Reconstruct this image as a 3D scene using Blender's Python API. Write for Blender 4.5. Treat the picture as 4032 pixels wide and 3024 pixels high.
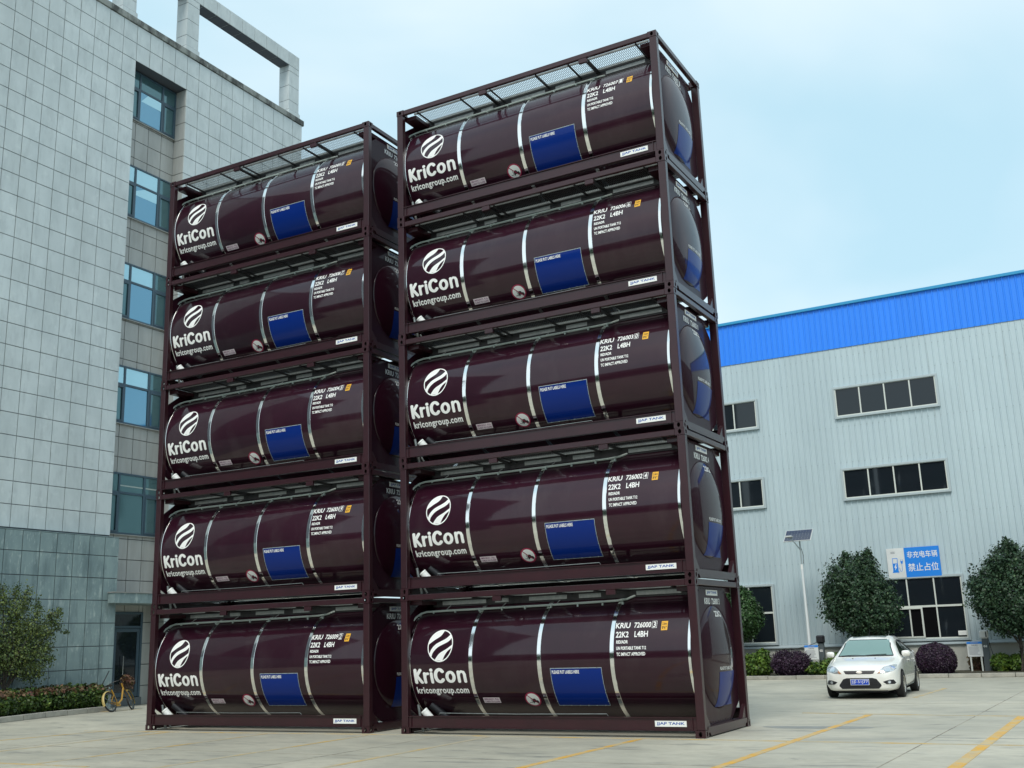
import bpy, bmesh, math, random
import numpy as np
from mathutils import Vector, Matrix
from mathutils.bvhtree import BVHTree
from mathutils import geometry as mgeo

random.seed(7)
rng = np.random.default_rng(7)
PI = math.pi
rad = math.radians
scene = bpy.context.scene
COL = scene.collection
for o in list(bpy.data.objects):
    bpy.data.objects.remove(o)

# ------------------------------------------------------------------ camera
CAMP = (12.3207, -17.4564, 1.6806)
YAW, PITCH, ROLL, FPX = -0.50562, 0.234979, -0.033488, 4196.87
_f = Vector((math.sin(YAW) * math.cos(PITCH), math.cos(YAW) * math.cos(PITCH), math.sin(PITCH)))
_r = Vector((math.cos(YAW), -math.sin(YAW), 0))
_u = _r.cross(_f)
CR = _r * math.cos(ROLL) + _u * math.sin(ROLL)
CU = -_r * math.sin(ROLL) + _u * math.cos(ROLL)
cam_d = bpy.data.cameras.new('camera')
cam_d.sensor_fit = 'HORIZONTAL'
cam_d.sensor_width = 36.0
cam_d.lens = FPX / 4032 * 36.0
cam_d.clip_start = 0.1
cam_d.clip_end = 3000
cam = bpy.data.objects.new('camera', cam_d)
COL.objects.link(cam)
cam.matrix_world = Matrix(((CR.x, CU.x, -_f.x, CAMP[0]), (CR.y, CU.y, -_f.y, CAMP[1]),
                           (CR.z, CU.z, -_f.z, CAMP[2]), (0, 0, 0, 1)))
scene.camera = cam

def pix(p):
    """point -> pixel of the 4032 x 3024 picture (used only to pick which tiles are built singly)"""
    d = Vector(p) - Vector(CAMP)
    z = d.dot(_f)
    return 2016 + FPX * d.dot(CR) / z, 1512 - FPX * d.dot(CU) / z

# ------------------------------------------------------------------ sky, sun, exposure
SUN_EL, SUN_AZ = rad(52), rad(168)          # azimuth measured from +Y towards +X
SKY_STRENGTH = 0.12
world = bpy.data.worlds.new('World')
scene.world = world
world.use_nodes = True
wt = world.node_tree
wt.nodes.clear()
def wn(t, **kw):
    n = wt.nodes.new(t)
    for k, v in kw.items():
        setattr(n, k, v)
    return n
w_out = wn('ShaderNodeOutputWorld'); w_bg = wn('ShaderNodeBackground')
w_sky = wn('ShaderNodeTexSky')
w_sky.sky_type = 'NISHITA'; w_sky.sun_disc = False
w_sky.sun_elevation = SUN_EL; w_sky.sun_rotation = SUN_AZ
w_sky.air_density = 1.0; w_sky.dust_density = 2.0
w_tc = wn('ShaderNodeTexCoord'); w_map = wn('ShaderNodeMapping')
w_map.inputs['Scale'].default_value = (1.0, 1.0, 1.7)
w_map.inputs['Location'].default_value = (3.35, 1.1, 0.4)
w_n1 = wn('ShaderNodeTexNoise'); w_n1.inputs['Scale'].default_value = 1.6
w_n1.inputs['Detail'].default_value = 5; w_n1.inputs['Roughness'].default_value = 0.5
w_n1.inputs['Distortion'].default_value = 0.35
w_r1 = wn('ShaderNodeValToRGB')
w_r1.color_ramp.elements[0].position = 0.36; w_r1.color_ramp.elements[0].color = (3.35, 5.0, 5.75, 1)
w_r1.color_ramp.elements[1].position = 0.60; w_r1.color_ramp.elements[1].color = (5.35, 6.25, 6.6, 1)
w_mix = wn('ShaderNodeMix', data_type='RGBA'); w_mix.inputs[0].default_value = 0.86
L = wt.links.new
L(w_tc.outputs['Generated'], w_map.inputs['Vector']); L(w_map.outputs[0], w_n1.inputs['Vector'])
L(w_n1.outputs['Fac'], w_r1.inputs['Fac'])
L(w_sky.outputs[0], w_mix.inputs[6]); L(w_r1.outputs[0], w_mix.inputs[7])
L(w_mix.outputs[2], w_bg.inputs['Color']); L(w_bg.outputs[0], w_out.inputs['Surface'])
w_bg.inputs['Strength'].default_value = SKY_STRENGTH

sun_d = bpy.data.lights.new('sun', 'SUN')
sun_d.energy = 1.45; sun_d.angle = rad(24); sun_d.color = (1.0, 0.95, 0.87)
sun = bpy.data.objects.new('sun', sun_d); COL.objects.link(sun)
sdir = Vector((math.sin(SUN_AZ) * math.cos(SUN_EL), math.cos(SUN_AZ) * math.cos(SUN_EL), math.sin(SUN_EL)))
sun.rotation_euler = sdir.to_track_quat('Z', 'Y').to_euler()
sun.location = (0, -20, 60)

vs = scene.view_settings
vs.view_transform = 'Standard'; vs.look = 'None'; vs.exposure = 0.54; vs.gamma = 1.0
vs.use_curve_mapping = False

# ------------------------------------------------------------------ materials
def mat(name, col, rough=0.5, metal=0.0, spec=0.5, coat=0.0, coat_rough=0.05, col2=None, scale=1.0, stretch=(1, 1, 1),
        mix=1.0, ramp=(0.35, 0.65), detail=4, island=0.0, objrand=0.0, bump=0.0, bscale=20.0, layers=(), coords='pos',
        rough2=None, bstretch=(1, 1, 1), sub=0.0, trans=0.0, coat_ior=1.5):
    m = bpy.data.materials.new(name); m.use_nodes = True
    nt = m.node_tree; nt.nodes.clear()
    def n(t, **kw):
        x = nt.nodes.new(t)
        for k, v in kw.items(): setattr(x, k, v)
        return x
    lk = nt.links.new
    out = n('ShaderNodeOutputMaterial'); p = n('ShaderNodeBsdfPrincipled')
    lk(p.outputs[0], out.inputs[0])
    p.inputs['Roughness'].default_value = rough; p.inputs['Metallic'].default_value = metal
    p.inputs['Specular IOR Level'].default_value = spec
    p.inputs['Coat Weight'].default_value = coat; p.inputs['Coat IOR'].default_value = coat_ior; p.inputs['Coat Roughness'].default_value = coat_rough
    if trans: p.inputs['Transmission Weight'].default_value = trans
    c = tuple(col) + (1,)
    p.inputs['Base Color'].default_value = c
    cur = None
    if coords == 'pos':
        pos = n('ShaderNodeNewGeometry').outputs['Position']
    else:
        pos = n('ShaderNodeTexCoord').outputs['Object']
    def noise(sc, st, det, off=0.0):
        mp = n('ShaderNodeMapping'); mp.inputs['Scale'].default_value = st; mp.inputs['Location'].default_value = (off, off * .7, off * 1.3)
        lk(pos, mp.inputs['Vector'])
        t = n('ShaderNodeTexNoise'); t.inputs['Scale'].default_value = sc; t.inputs['Detail'].default_value = det
        t.inputs['Roughness'].default_value = 0.6
        lk(mp.outputs[0], t.inputs['Vector'])
        return t.outputs['Fac']
    def mixin(cur, c2, fac_out, lo, hi, amt):
        mr = n('ShaderNodeMapRange'); mr.inputs['From Min'].default_value = lo; mr.inputs['From Max'].default_value = hi
        mr.inputs['To Max'].default_value = amt
        lk(fac_out, mr.inputs['Value'])
        mx = n('ShaderNodeMix', data_type='RGBA')
        lk(mr.outputs[0], mx.inputs[0])
        if cur is None: mx.inputs[6].default_value = c
        else: lk(cur, mx.inputs[6])
        mx.inputs[7].default_value = tuple(c2) + (1,)
        return mx.outputs[2]
    if col2 is not None:
        cur = mixin(cur, col2, noise(scale, stretch, detail), ramp[0], ramp[1], mix)
    for i, (c2, sc, st, lo, hi, amt) in enumerate(layers):
        cur = mixin(cur, c2, noise(sc, st, 5, 3.1 * (i + 1)), lo, hi, amt)
    for amt, src in ((island, 'i'), (objrand, 'o')):
        if not amt: continue
        rv = n('ShaderNodeNewGeometry').outputs['Random Per Island'] if src == 'i' else n('ShaderNodeObjectInfo').outputs['Random']
        mr = n('ShaderNodeMapRange'); mr.inputs['To Min'].default_value = 1 - amt; mr.inputs['To Max'].default_value = 1 + amt
        lk(rv, mr.inputs['Value'])
        hs = n('ShaderNodeHueSaturation'); lk(mr.outputs[0], hs.inputs['Value'])
        if cur is None: hs.inputs['Color'].default_value = c
        else: lk(cur, hs.inputs['Color'])
        cur = hs.outputs[0]
    if cur is not None: lk(cur, p.inputs['Base Color'])
    if rough2 is not None:
        mr = n('ShaderNodeMapRange'); mr.inputs['From Min'].default_value = .3; mr.inputs['From Max'].default_value = .7
        mr.inputs['To Min'].default_value = rough; mr.inputs['To Max'].default_value = rough2
        lk(noise(scale * 2.3, stretch, 4, 9.0), mr.inputs['Value']); lk(mr.outputs[0], p.inputs['Roughness'])
    if bump:
        b = n('ShaderNodeBump'); b.inputs['Strength'].default_value = bump; b.inputs['Distance'].default_value = 0.02
        lk(noise(bscale, bstretch, 3, 5.0), b.inputs['Height']); lk(b.outputs[0], p.inputs['Normal'])
        if coat: lk(b.outputs[0], p.inputs['Coat Normal'])
    return m

M = {}
M['concrete'] = mat('concrete_ground', (0.435, 0.42, 0.345), 0.75, spec=0.3, col2=(0.35, 0.342, 0.288), scale=0.9, stretch=(1, 1.6, 1), ramp=(.35, .7),
    layers=[((0.52, 0.495, 0.405), 0.35, (1, 1, 1), .46, .66, .85), ((0.225, 0.228, 0.21), 0.5, (.6, 1.3, 1), .58, .76, .7),
            ((0.33, 0.305, 0.245), 6.0, (.8, 2.0, 1), .48, .72, .55), ((0.17, 0.172, 0.162), 1.9, (.45, 1.8, 1), .575, .72, .85), ((0.10, 0.10, 0.095), 1.15, (1, 1, 1), .69, .76, .75), ((0.58, 0.545, 0.44), 3.4, (.6, 2.0, 1), .63, .76, .5)],
    bump=.12, bscale=30, rough2=.55)
M['yellow_line'] = mat('yellow_line_paint', (0.66, 0.36, 0.04), 0.7, spec=.3, col2=(0.50, 0.42, 0.25), scale=2.2, stretch=(1, 1, 1), ramp=(.42, .62), mix=.9,
    layers=[((0.40, 0.36, 0.27), 9.0, (1, 1, 1), .45, .7, .7)])
M['yellow_line_faint'] = mat('yellow_line_worn', (0.56, 0.37, 0.11), 0.7, spec=.3, col2=(0.43, 0.40, 0.31), scale=1.3, ramp=(.36, .56), mix=.95,
    layers=[((0.44, 0.39, 0.28), 8.0, (1, 1, 1), .45, .70, .7)])
M['joint'] = mat('slab_joint', (0.20, 0.185, 0.15), 0.9, col2=(.36, .33, .27), scale=1.2, ramp=(.4,.6))
M['maroon'] = mat('maroon_frame_paint', (0.036, 0.0082, 0.0130), 0.38, spec=.3, col2=(0.029, 0.0072, 0.0115), scale=3, bump=.03, bscale=60, coat=.55, coat_rough=.2, objrand=.06,
    layers=[((0.065, 0.035, 0.034), 26.0, (1, 1, 1), .66, .78, .7), ((0.030, 0.010, 0.012), 5.0, (1, 1, .4), .56, .74, .6)])
M['tank'] = mat('maroon_tank_cladding', (0.027, 0.0052, 0.0135), 0.40, spec=.08, coat=.85, coat_rough=.07, coat_ior=1.52, objrand=.12, col2=(0.023, 0.0046, 0.0118), scale=2,
    layers=[((0.046, 0.026, 0.032), 2.4, (.7, 1, .35), .52, .78, .5)], bump=.05, bscale=1.3, bstretch=(1.6, .6, .6))
M['endplate'] = mat('maroon_end_paint', (0.030, 0.0058, 0.0140), 0.42, spec=.06, coat=.32, coat_rough=.07, coat_ior=1.5, bump=.05, bscale=3.5, layers=[((0.050, 0.030, 0.034), 3.0, (1, 1, .35), .54, .78, .5)])
M['dome'] = mat('maroon_dished_end_paint', (0.024, 0.0048, 0.0115), 0.4, spec=.06, coat=.7, coat_rough=.04, coat_ior=1.5, bump=.02, bscale=2.2)
M['steel'] = mat('polished_steel_band', (0.93, 0.93, 0.91), 0.10, metal=1.0, bump=.05, bscale=9, coords='obj')
M['galv'] = mat('galvanised_steel', (0.34, 0.37, 0.36), 0.45, metal=.6, col2=(.24, .26, .26), scale=9, coords='obj')
M['grate'] = mat('walkway_grating', (0.075, 0.08, 0.082), 0.5, metal=.4)
M['pipe'] = mat('pale_pipe', (0.40, 0.46, 0.43), 0.45)
M['white'] = mat('white_print', (0.86, 0.86, 0.84), 0.45)
M['whiteplastic'] = mat('white_plastic', (0.86, 0.87, 0.84), 0.4)
M['blue'] = mat('blue_label_panel', (0.002, 0.024, 0.20), 0.34, spec=.1, coat=.3, coat_rough=.08)
M['yellowlab'] = mat('yellow_label', (0.80, 0.42, 0.03), 0.5)
M['black'] = mat('black_print', (0.012, 0.012, 0.014), 0.5)
M['redprint'] = mat('crimson_print', (0.33, 0.01, 0.06), 0.5)
M['pinklab'] = mat('pale_pink_label', (0.82, 0.70, 0.73), 0.5)
M['purpletext'] = mat('purple_print', (0.22, 0.06, 0.16), 0.5)
M['bluetext'] = mat('blue_print', (0.02, 0.09, 0.40), 0.5)
M['darkplastic'] = mat('dark_plastic', (0.018, 0.018, 0.022), 0.4)
TL = dict(rough=.62, spec=.35, objrand=.028, bump=.05, bscale=14)
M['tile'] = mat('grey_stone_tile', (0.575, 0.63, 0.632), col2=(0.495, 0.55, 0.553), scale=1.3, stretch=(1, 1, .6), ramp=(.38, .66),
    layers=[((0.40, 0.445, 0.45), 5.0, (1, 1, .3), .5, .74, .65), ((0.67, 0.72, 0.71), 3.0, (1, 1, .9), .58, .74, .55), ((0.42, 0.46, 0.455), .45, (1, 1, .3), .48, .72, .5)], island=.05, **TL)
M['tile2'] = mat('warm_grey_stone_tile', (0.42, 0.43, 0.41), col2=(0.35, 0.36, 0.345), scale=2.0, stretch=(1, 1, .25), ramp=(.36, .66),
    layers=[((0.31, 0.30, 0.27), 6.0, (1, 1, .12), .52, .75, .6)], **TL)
M['tile3'] = mat('blue_grey_base_tile', (0.265, 0.35, 0.35), col2=(0.195, 0.268, 0.275), scale=1.6, stretch=(1, 1, .4), ramp=(.36, .64),
    layers=[((0.46, 0.54, 0.52), 6.5, (1, 1, .35), .57, .70, .75), ((0.13, 0.185, 0.195), 3.0, (1, 1, .25), .50, .68, .8), ((0.40, 0.47, 0.46), 16.0, (1, 1, .5), .60, .72, .6)], rough=.45, spec=.45, objrand=.03, bump=.03, bscale=14)
M['grout'] = mat('tile_joint', (0.10, 0.115, 0.135), 0.85)
M['coping'] = mat('weathered_coping', (0.26, 0.28, 0.26), 0.8, col2=(0.06, 0.065, 0.06), scale=2.2, stretch=(1, 1, .5), ramp=(.42, .6),
    layers=[((0.40, 0.42, 0.40), 6, (1, 1, .4), .58, .72, .7)])
M['plaster'] = mat('grey_plaster', (0.36, 0.365, 0.345), 0.85, col2=(.29, .295, .28), scale=1.5, stretch=(1, 1, .4), layers=[((.22, .225, .21), 3, (1, 1, .2), .55, .75, .6)])
M['winframe'] = mat('dark_teal_frame', (0.045, 0.085, 0.115), 0.35)
M['glass_blue'] = mat('tinted_reflective_glass', (0.18, 0.355, 0.47), 0.04, metal=.7, spec=.8, bump=.012, bscale=.9)
M['glass_teal'] = mat('tinted_teal_glass', (0.10, 0.20, 0.22), 0.05, metal=.5, spec=.8, bump=.012, bscale=.9)
M['glass_blind'] = mat('pane_over_pale_blind', (0.42, 0.66, 0.74), 0.05, metal=.55, spec=.8, bump=.012, bscale=.9)
M['glass_dark'] = mat('dark_glass', (0.012, 0.017, 0.022), 0.03, spec=.55, bump=.01, bscale=1.2)
M['void'] = mat('dark_interior', (0.004, 0.004, 0.005), 0.9, spec=.1)
M['alu'] = mat('white_aluminium', (0.66, 0.69, 0.64), 0.4)
M['clad'] = mat('grey_blue_cladding', (0.505, 0.61, 0.645), 0.42, spec=.4, col2=(0.465, 0.565, 0.60), scale=.8, stretch=(1, 1, .3), objrand=.025,
    layers=[((0.42, 0.52, 0.565), 2.5, (2, 1, .12), .54, .76, .55), ((0.33, 0.37, 0.37), 3.5, (1.6, 1, .05), .62, .80, .5)])
M['cladblue'] = mat('bright_blue_cladding', (0.035, 0.26, 0.95), 0.4, spec=.4, objrand=.03)
M['cyantrim'] = mat('cyan_roof_trim', (0.03, 0.30, 0.56), 0.4)
M['flash'] = mat('grey_flashing', (0.33, 0.39, 0.41), 0.5)
M['surround'] = mat('window_surround', (0.43, 0.50, 0.52), 0.5)
M['render'] = mat('plinth_render', (0.55, 0.55, 0.50), 0.85, col2=(.46, .465, .42), scale=1.2, stretch=(1, 1, .6), layers=[((.27, .29, .28), 2.2, (1, 1, .35), .55, .75, .55)])
M['kerb'] = mat('kerb_stone', (0.42, 0.40, 0.345), 0.8, col2=(.32, .31, .27), scale=4, objrand=.08)
M['soil'] = mat('soil', (0.06, 0.05, 0.035), 0.95, col2=(.035, .04, .02), scale=5)
def leafmat(name, a, b, c, isl=.35, rough=.5):
    return mat(name, a, rough, spec=.35, col2=b, scale=3.0, ramp=(.4, .62), layers=[(c, 7, (1, 1, 1), .52, .7, .7)], island=isl)
M['leaf_dark'] = leafmat('dark_evergreen_leaves', (0.030, 0.066, 0.030), (0.018, 0.045, 0.024), (0.075, 0.125, 0.045), .5)
M['leaf_mid'] = leafmat('olive_leaves', (0.10, 0.14, 0.035), (0.05, 0.085, 0.025), (0.24, 0.24, 0.06), .6)
M['leaf_hedge'] = leafmat('hedge_leaves', (0.055, 0.105, 0.018), (0.026, 0.052, 0.013), (0.20, 0.26, 0.035), .65)
M['leaf_red'] = leafmat('red_brown_shoots', (0.125, 0.085, 0.035), (0.17, 0.075, 0.055), (0.11, 0.115, 0.03), .45)
M['leaf_purple'] = leafmat('purple_leaves', (0.040, 0.018, 0.040), (0.025, 0.012, 0.028), (0.075, 0.032, 0.065), .4)
M['leaf_bright'] = leafmat('bright_green_leaves', (0.085, 0.155, 0.020), (0.045, 0.095, 0.018), (0.21, 0.26, 0.03), .45)
M['bark'] = mat('bark', (0.085, 0.070, 0.055), 0.9, col2=(.04, .035, .03), scale=12)
M['carpaint'] = mat('pearl_white_paint', (0.90, 0.89, 0.835), 0.26, spec=.5, coat=1.0, coat_rough=.03)
M['carglass'] = mat('windscreen_glass', (0.15, 0.28, 0.26), 0.05, spec=.8, coat=.6, coat_rough=.02, metal=.15)
M['carglass_dark'] = mat('dark_car_glass', (0.012, 0.016, 0.018), 0.04, spec=.7, coat=.4, coat_rough=.02)
M['rubber'] = mat('rubber', (0.016, 0.016, 0.017), 0.75)
M['alloy'] = mat('alloy', (0.62, 0.60, 0.55), 0.3, metal=.8)
M['chrome'] = mat('chrome', (0.78, 0.79, 0.80), 0.12, metal=1.0)
M['lampglass'] = mat('headlamp_glass', (0.42, 0.45, 0.46), 0.08, metal=.45, coat=.8, coat_rough=.02, col2=(.68, .72, .76), scale=9, ramp=(.45, .55))
M['plateblue'] = mat('plate_blue', (0.012, 0.07, 0.55), 0.4)
M['bikeyellow'] = mat('yellow_bike_paint', (0.38, 0.205, 0.016), 0.45, coat=.2)
M['mudguard'] = mat('pale_yellow_mudguard', (0.50, 0.39, 0.14), 0.5)
M['signblue'] = mat('sign_blue', (0.015, 0.24, 0.80), 0.45)
M['signwhite'] = mat('sign_white', (0.76, 0.78, 0.77), 0.5, col2=(.68, .70, .69), scale=4)
M['polewhite'] = mat('pole_white', (0.72, 0.76, 0.77), 0.4)
M['polegrey'] = mat('pole_grey', (0.10, 0.12, 0.13), 0.45)
M['tray'] = mat('dark_tray', (0.020, 0.020, 0.022), 0.5)
M['lightgrey'] = mat('light_grey_paint', (0.55, 0.57, 0.56), 0.4)
M['solar'] = mat('solar_cells', (0.035, 0.045, 0.075), 0.2, spec=.6, coat=.6)
M['greytext'] = mat('grey_print', (0.36, 0.38, 0.40), 0.6)
M['brown'] = mat('brown_wicker', (0.045, 0.030, 0.022), 0.8)

# ------------------------------------------------------------------ mesh helpers
class MB:
    def __init__(self): self.v = []; self.f = []; self.mi = []
    def add(self, verts, faces, mi=0):
        b = len(self.v); self.v += [tuple(p) for p in verts]
        self.f += [tuple(i + b for i in f) for f in faces]; self.mi += [mi] * len(faces); return self
    def box(self, x0, x1, y0, y1, z0, z1, mi=0):
        return self.add([(x0, y0, z0), (x1, y0, z0), (x1, y1, z0), (x0, y1, z0), (x0, y0, z1), (x1, y0, z1), (x1, y1, z1), (x0, y1, z1)],
            [(0, 3, 2, 1), (4, 5, 6, 7), (0, 1, 5, 4), (1, 2, 6, 5), (2, 3, 7, 6), (3, 0, 4, 7)], mi)
    def prism(self, poly, a0, a1, axis, mi=0):
        """poly of 2-D points in the other two axes (x: (y,z), y: (x,z), z: (x,y)), extruded along axis"""
        def P(p, a):
            return (a, p[0], p[1]) if axis == 'x' else ((p[0], a, p[1]) if axis == 'y' else (p[0], p[1], a))
        n = len(poly); vs_ = [P(p, a0) for p in poly] + [P(p, a1) for p in poly]
        fs = [tuple(range(n)), tuple(range(2 * n - 1, n - 1, -1))]
        fs += [(i, i + n, (i + 1) % n + n, (i + 1) % n) for i in range(n)]
        return self.add(vs_, fs, mi)
    def tube(self, pts, r, n=8, mi=0, caps=True):
        pts = [Vector(p) for p in pts]
        rs = r if isinstance(r, (list, tuple)) else [r] * len(pts)
        vs_ = []; fs = []
        for i, p in enumerate(pts):
            t = (pts[min(i + 1, len(pts) - 1)] - pts[max(i - 1, 0)]).normalized()
            a = t.cross(Vector((0, 0, 1)))
            if a.length < .05: a = t.cross(Vector((1, 0, 0)))
            a.normalize(); b = t.cross(a)
            for k in range(n):
                w = 2 * PI * k / n
                vs_.append(p + a * (rs[i] * math.cos(w)) + b * (rs[i] * math.sin(w)))
        for i in range(len(pts) - 1):
            for k in range(n):
                fs.append((i * n + k, i * n + (k + 1) % n, (i + 1) * n + (k + 1) % n, (i + 1) * n + k))
        if caps:
            fs.append(tuple(range(n - 1, -1, -1))); m_ = (len(pts) - 1) * n; fs.append(tuple(range(m_, m_ + n)))
        return self.add(vs_, fs, mi)
    def torus(self, c, ax, R, r, n=28, k=8, mi=0):
        ax = Vector(ax).normalized(); a = ax.orthogonal().normalized(); b = ax.cross(a); c = Vector(c)
        vs_ = []; fs = []
        for i in range(n):
            w = 2 * PI * i / n; d = a * math.cos(w) + b * math.sin(w)
            for j in range(k):
                q = 2 * PI * j / k
                vs_.append(c + d * (R + r * math.cos(q)) + ax * (r * math.sin(q)))
        for i in range(n):
            for j in range(k):
                fs.append((i * k + j, ((i + 1) % n) * k + j, ((i + 1) % n) * k + (j + 1) % k, i * k + (j + 1) % k))
        return self.add(vs_, fs, mi)
    def mesh(self, name, m, smooth=False, bevel=0.0):
        me = bpy.data.meshes.new(name)
        me.from_pydata(self.v, [], self.f)
        ms = m if isinstance(m, (list, tuple)) else [m]
        for x in ms: me.materials.append(x)
        if len(ms) > 1: me.polygons.foreach_set('material_index', self.mi)
        bm = bmesh.new(); bm.from_mesh(me)
        bmesh.ops.recalc_face_normals(bm, faces=bm.faces)
        if bevel:
            es = [e for e in bm.edges if len(e.link_faces) == 2 and e.calc_face_angle(0) > .5]
            bmesh.ops.bevel(bm, geom=es, offset=bevel, segments=1, affect='EDGES', profile=.5)
        bm.to_mesh(me); bm.free()
        if smooth: shade(me)
        return me
    def build(self, name, m, parent=None, smooth=False, bevel=0.0, **kw):
        return link(name, self.mesh(name, m, smooth, bevel), parent, **kw)

def shade(me, angle=40):
    me.polygons.foreach_set('use_smooth', [True] * len(me.polygons))
    try: me.set_sharp_from_angle(angle=rad(angle))
    except Exception: pass

def link(name, me, parent=None, loc=None, rot=None, label=None, cat=None, group=None, kind=None):
    o = bpy.data.objects.new(name, me); COL.objects.link(o)
    if parent is not None: o.parent = parent
    if loc is not None: o.location = loc
    if rot is not None: o.rotation_euler = rot
    return tag(o, label, cat, group, kind)
def tag(o, label=None, cat=None, group=None, kind=None):
    if label: o['label'] = label
    if cat: o['category'] = cat
    if group: o['group'] = group
    if kind: o['kind'] = kind
    return o
def empty(name, loc=(0, 0, 0), rz=0.0, **kw):
    o = bpy.data.objects.new(name, None); COL.objects.link(o)
    o.location = loc; o.rotation_euler = (0, 0, rz); o.empty_display_size = .3
    return tag(o, **kw)
def copy_tree(o, parent=None):
    c = o.copy(); COL.objects.link(c)
    if parent is not None: c.parent = parent
    for ch in o.children: copy_tree(ch, c)
    return c
def grid_mesh(fn, nu, nv):
    vs_ = [fn(i / nu, j / nv) for i in range(nu + 1) for j in range(nv + 1)]
    fs = [(i * (nv + 1) + j, (i + 1) * (nv + 1) + j, (i + 1) * (nv + 1) + j + 1, i * (nv + 1) + j + 1) for i in range(nu) for j in range(nv)]
    return vs_, fs

# flat lettering -------------------------------------------------------------
_txt_cache = {}
def text2d(body, bold=0.0, spacing=1.0, shear=0.0):
    key = (body, bold, spacing, shear)
    if key in _txt_cache: return _txt_cache[key]
    cu = bpy.data.curves.new('lettering', 'FONT'); cu.body = body
    cu.offset = bold; cu.space_character = spacing; cu.shear = shear; cu.resolution_u = 3
    cu.fill_mode = 'BOTH'
    ob = bpy.data.objects.new('lettering', cu); COL.objects.link(ob)
    dg = bpy.context.evaluated_depsgraph_get()
    me = bpy.data.meshes.new_from_object(ob.evaluated_get(dg))
    vs_ = [(v.co.x, v.co.y) for v in me.vertices]; fs = [tuple(p.vertices) for p in me.polygons]
    bpy.data.objects.remove(ob); bpy.data.curves.remove(cu); bpy.data.meshes.remove(me)
    _txt_cache[key] = (vs_, fs); return vs_, fs
def fit_text(body, x0, x1, y0, y1, bold=0.012, spacing=1.0, shear=0.0):
    bold = .008 if ord(body[0]) > 0x3000 else bold * 1.6
    vs_, fs = text2d(body, bold, spacing, shear)
    ax = [p[0] for p in vs_]; ay = [p[1] for p in vs_]
    a0, a1, b0, b1 = min(ax), max(ax), min(ay), max(ay)
    return [(x0 + (p[0] - a0) / (a1 - a0) * (x1 - x0), y0 + (p[1] - b0) / (b1 - b0) * (y1 - y0)) for p in vs_], fs
def slice2d(vs_, fs, step):
    """cut a flat 2-D mesh into horizontal strips so that it can be wrapped on a curve"""
    bm = bmesh.new(); bv = [bm.verts.new((p[0], p[1], 0)) for p in vs_]
    for f in fs:
        try: bm.faces.new([bv[i] for i in f])
        except ValueError: pass
    ys = [p[1] for p in vs_]; y = math.floor(min(ys) / step) * step + step
    while y < max(ys):
        bmesh.ops.bisect_plane(bm, geom=bm.verts[:] + bm.edges[:] + bm.faces[:], plane_co=(0, y, 0), plane_no=(0, 1, 0))
        y += step
    bm.verts.index_update()
    r = [(v.co.x, v.co.y) for v in bm.verts], [tuple(v.index for v in f.verts) for f in bm.faces]
    bm.free(); return r
def capsule(a, b, r, n=10):
    a = Vector(a); b = Vector(b); d = (b - a)
    w = math.atan2(d.y, d.x); pts = []
    for k in range(n + 1): pts.append((b.x + r * math.cos(w - PI / 2 + PI * k / n), b.y + r * math.sin(w - PI / 2 + PI * k / n)))
    for k in range(n + 1): pts.append((a.x + r * math.cos(w + PI / 2 + PI * k / n), a.y + r * math.sin(w + PI / 2 + PI * k / n)))
    return pts
def stroke(path, r):
    """thick polyline as one strip with round ends: returns (verts, faces)"""
    n = len(path); P = [Vector(p) for p in path]; vs_ = []; fs = []
    for i in range(n):
        t = (P[min(i + 1, n - 1)] - P[max(i - 1, 0)]).normalized(); nn = Vector((-t.y, t.x))
        vs_ += [tuple(P[i] + nn * r), tuple(P[i] - nn * r)]
    fs = [(2 * i, 2 * i + 1, 2 * i + 3, 2 * i + 2) for i in range(n - 1)]
    for end, sgn in ((0, -1), (n - 1, 1)):
        t = (P[1] - P[0]).normalized() if end == 0 else (P[-1] - P[-2]).normalized()
        w = math.atan2(t.y * sgn, t.x * sgn); b = len(vs_)
        cap = [tuple(P[end] + Vector((math.cos(w - PI / 2 + PI * k / 8), math.sin(w - PI / 2 + PI * k / 8))) * r) for k in range(9)]
        vs_ += cap; fs.append(tuple(range(b, b + 9)))
    return vs_, fs

# ------------------------------------------------------------------ ground
g = MB(); g.add([(-500, -500, 0), (500, -500, 0), (500, 500, 0), (-500, 500, 0)], [(0, 1, 2, 3)])
g.build('ground', M['concrete'], kind='structure')
def strip(name, pts, w, z, m):
    mb = MB(); P = [Vector((p[0], p[1], 0)) for p in pts]; vs_ = []
    for i in range(len(P)):
        t = (P[min(i + 1, len(P) - 1)] - P[max(i - 1, 0)]).normalized(); nn = Vector((-t.y, t.x, 0)) * (w / 2)
        vs_ += [(P[i].x + nn.x, P[i].y + nn.y, z), (P[i].x - nn.x, P[i].y - nn.y, z)]
    n = len(vs_); vs_ += [(p[0], p[1], -.01) for p in vs_]
    for i in range(len(P) - 1):
        a, b, c, d = 2 * i, 2 * i + 1, 2 * i + 3, 2 * i + 2
        mb.add([], [])
        mb.f += [(a, b, c, d), (b, n + b, n + c, c), (d, n + d, n + a, a)]; mb.mi += [0] * 3
    mb.v += vs_; m_ = n - 2
    mb.f += [(0, n, n + 1, 1), (m_, m_ + 1, n + m_ + 1, n + m_)]; mb.mi += [0] * 2
    return mb.build(name, m, kind='structure')
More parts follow.
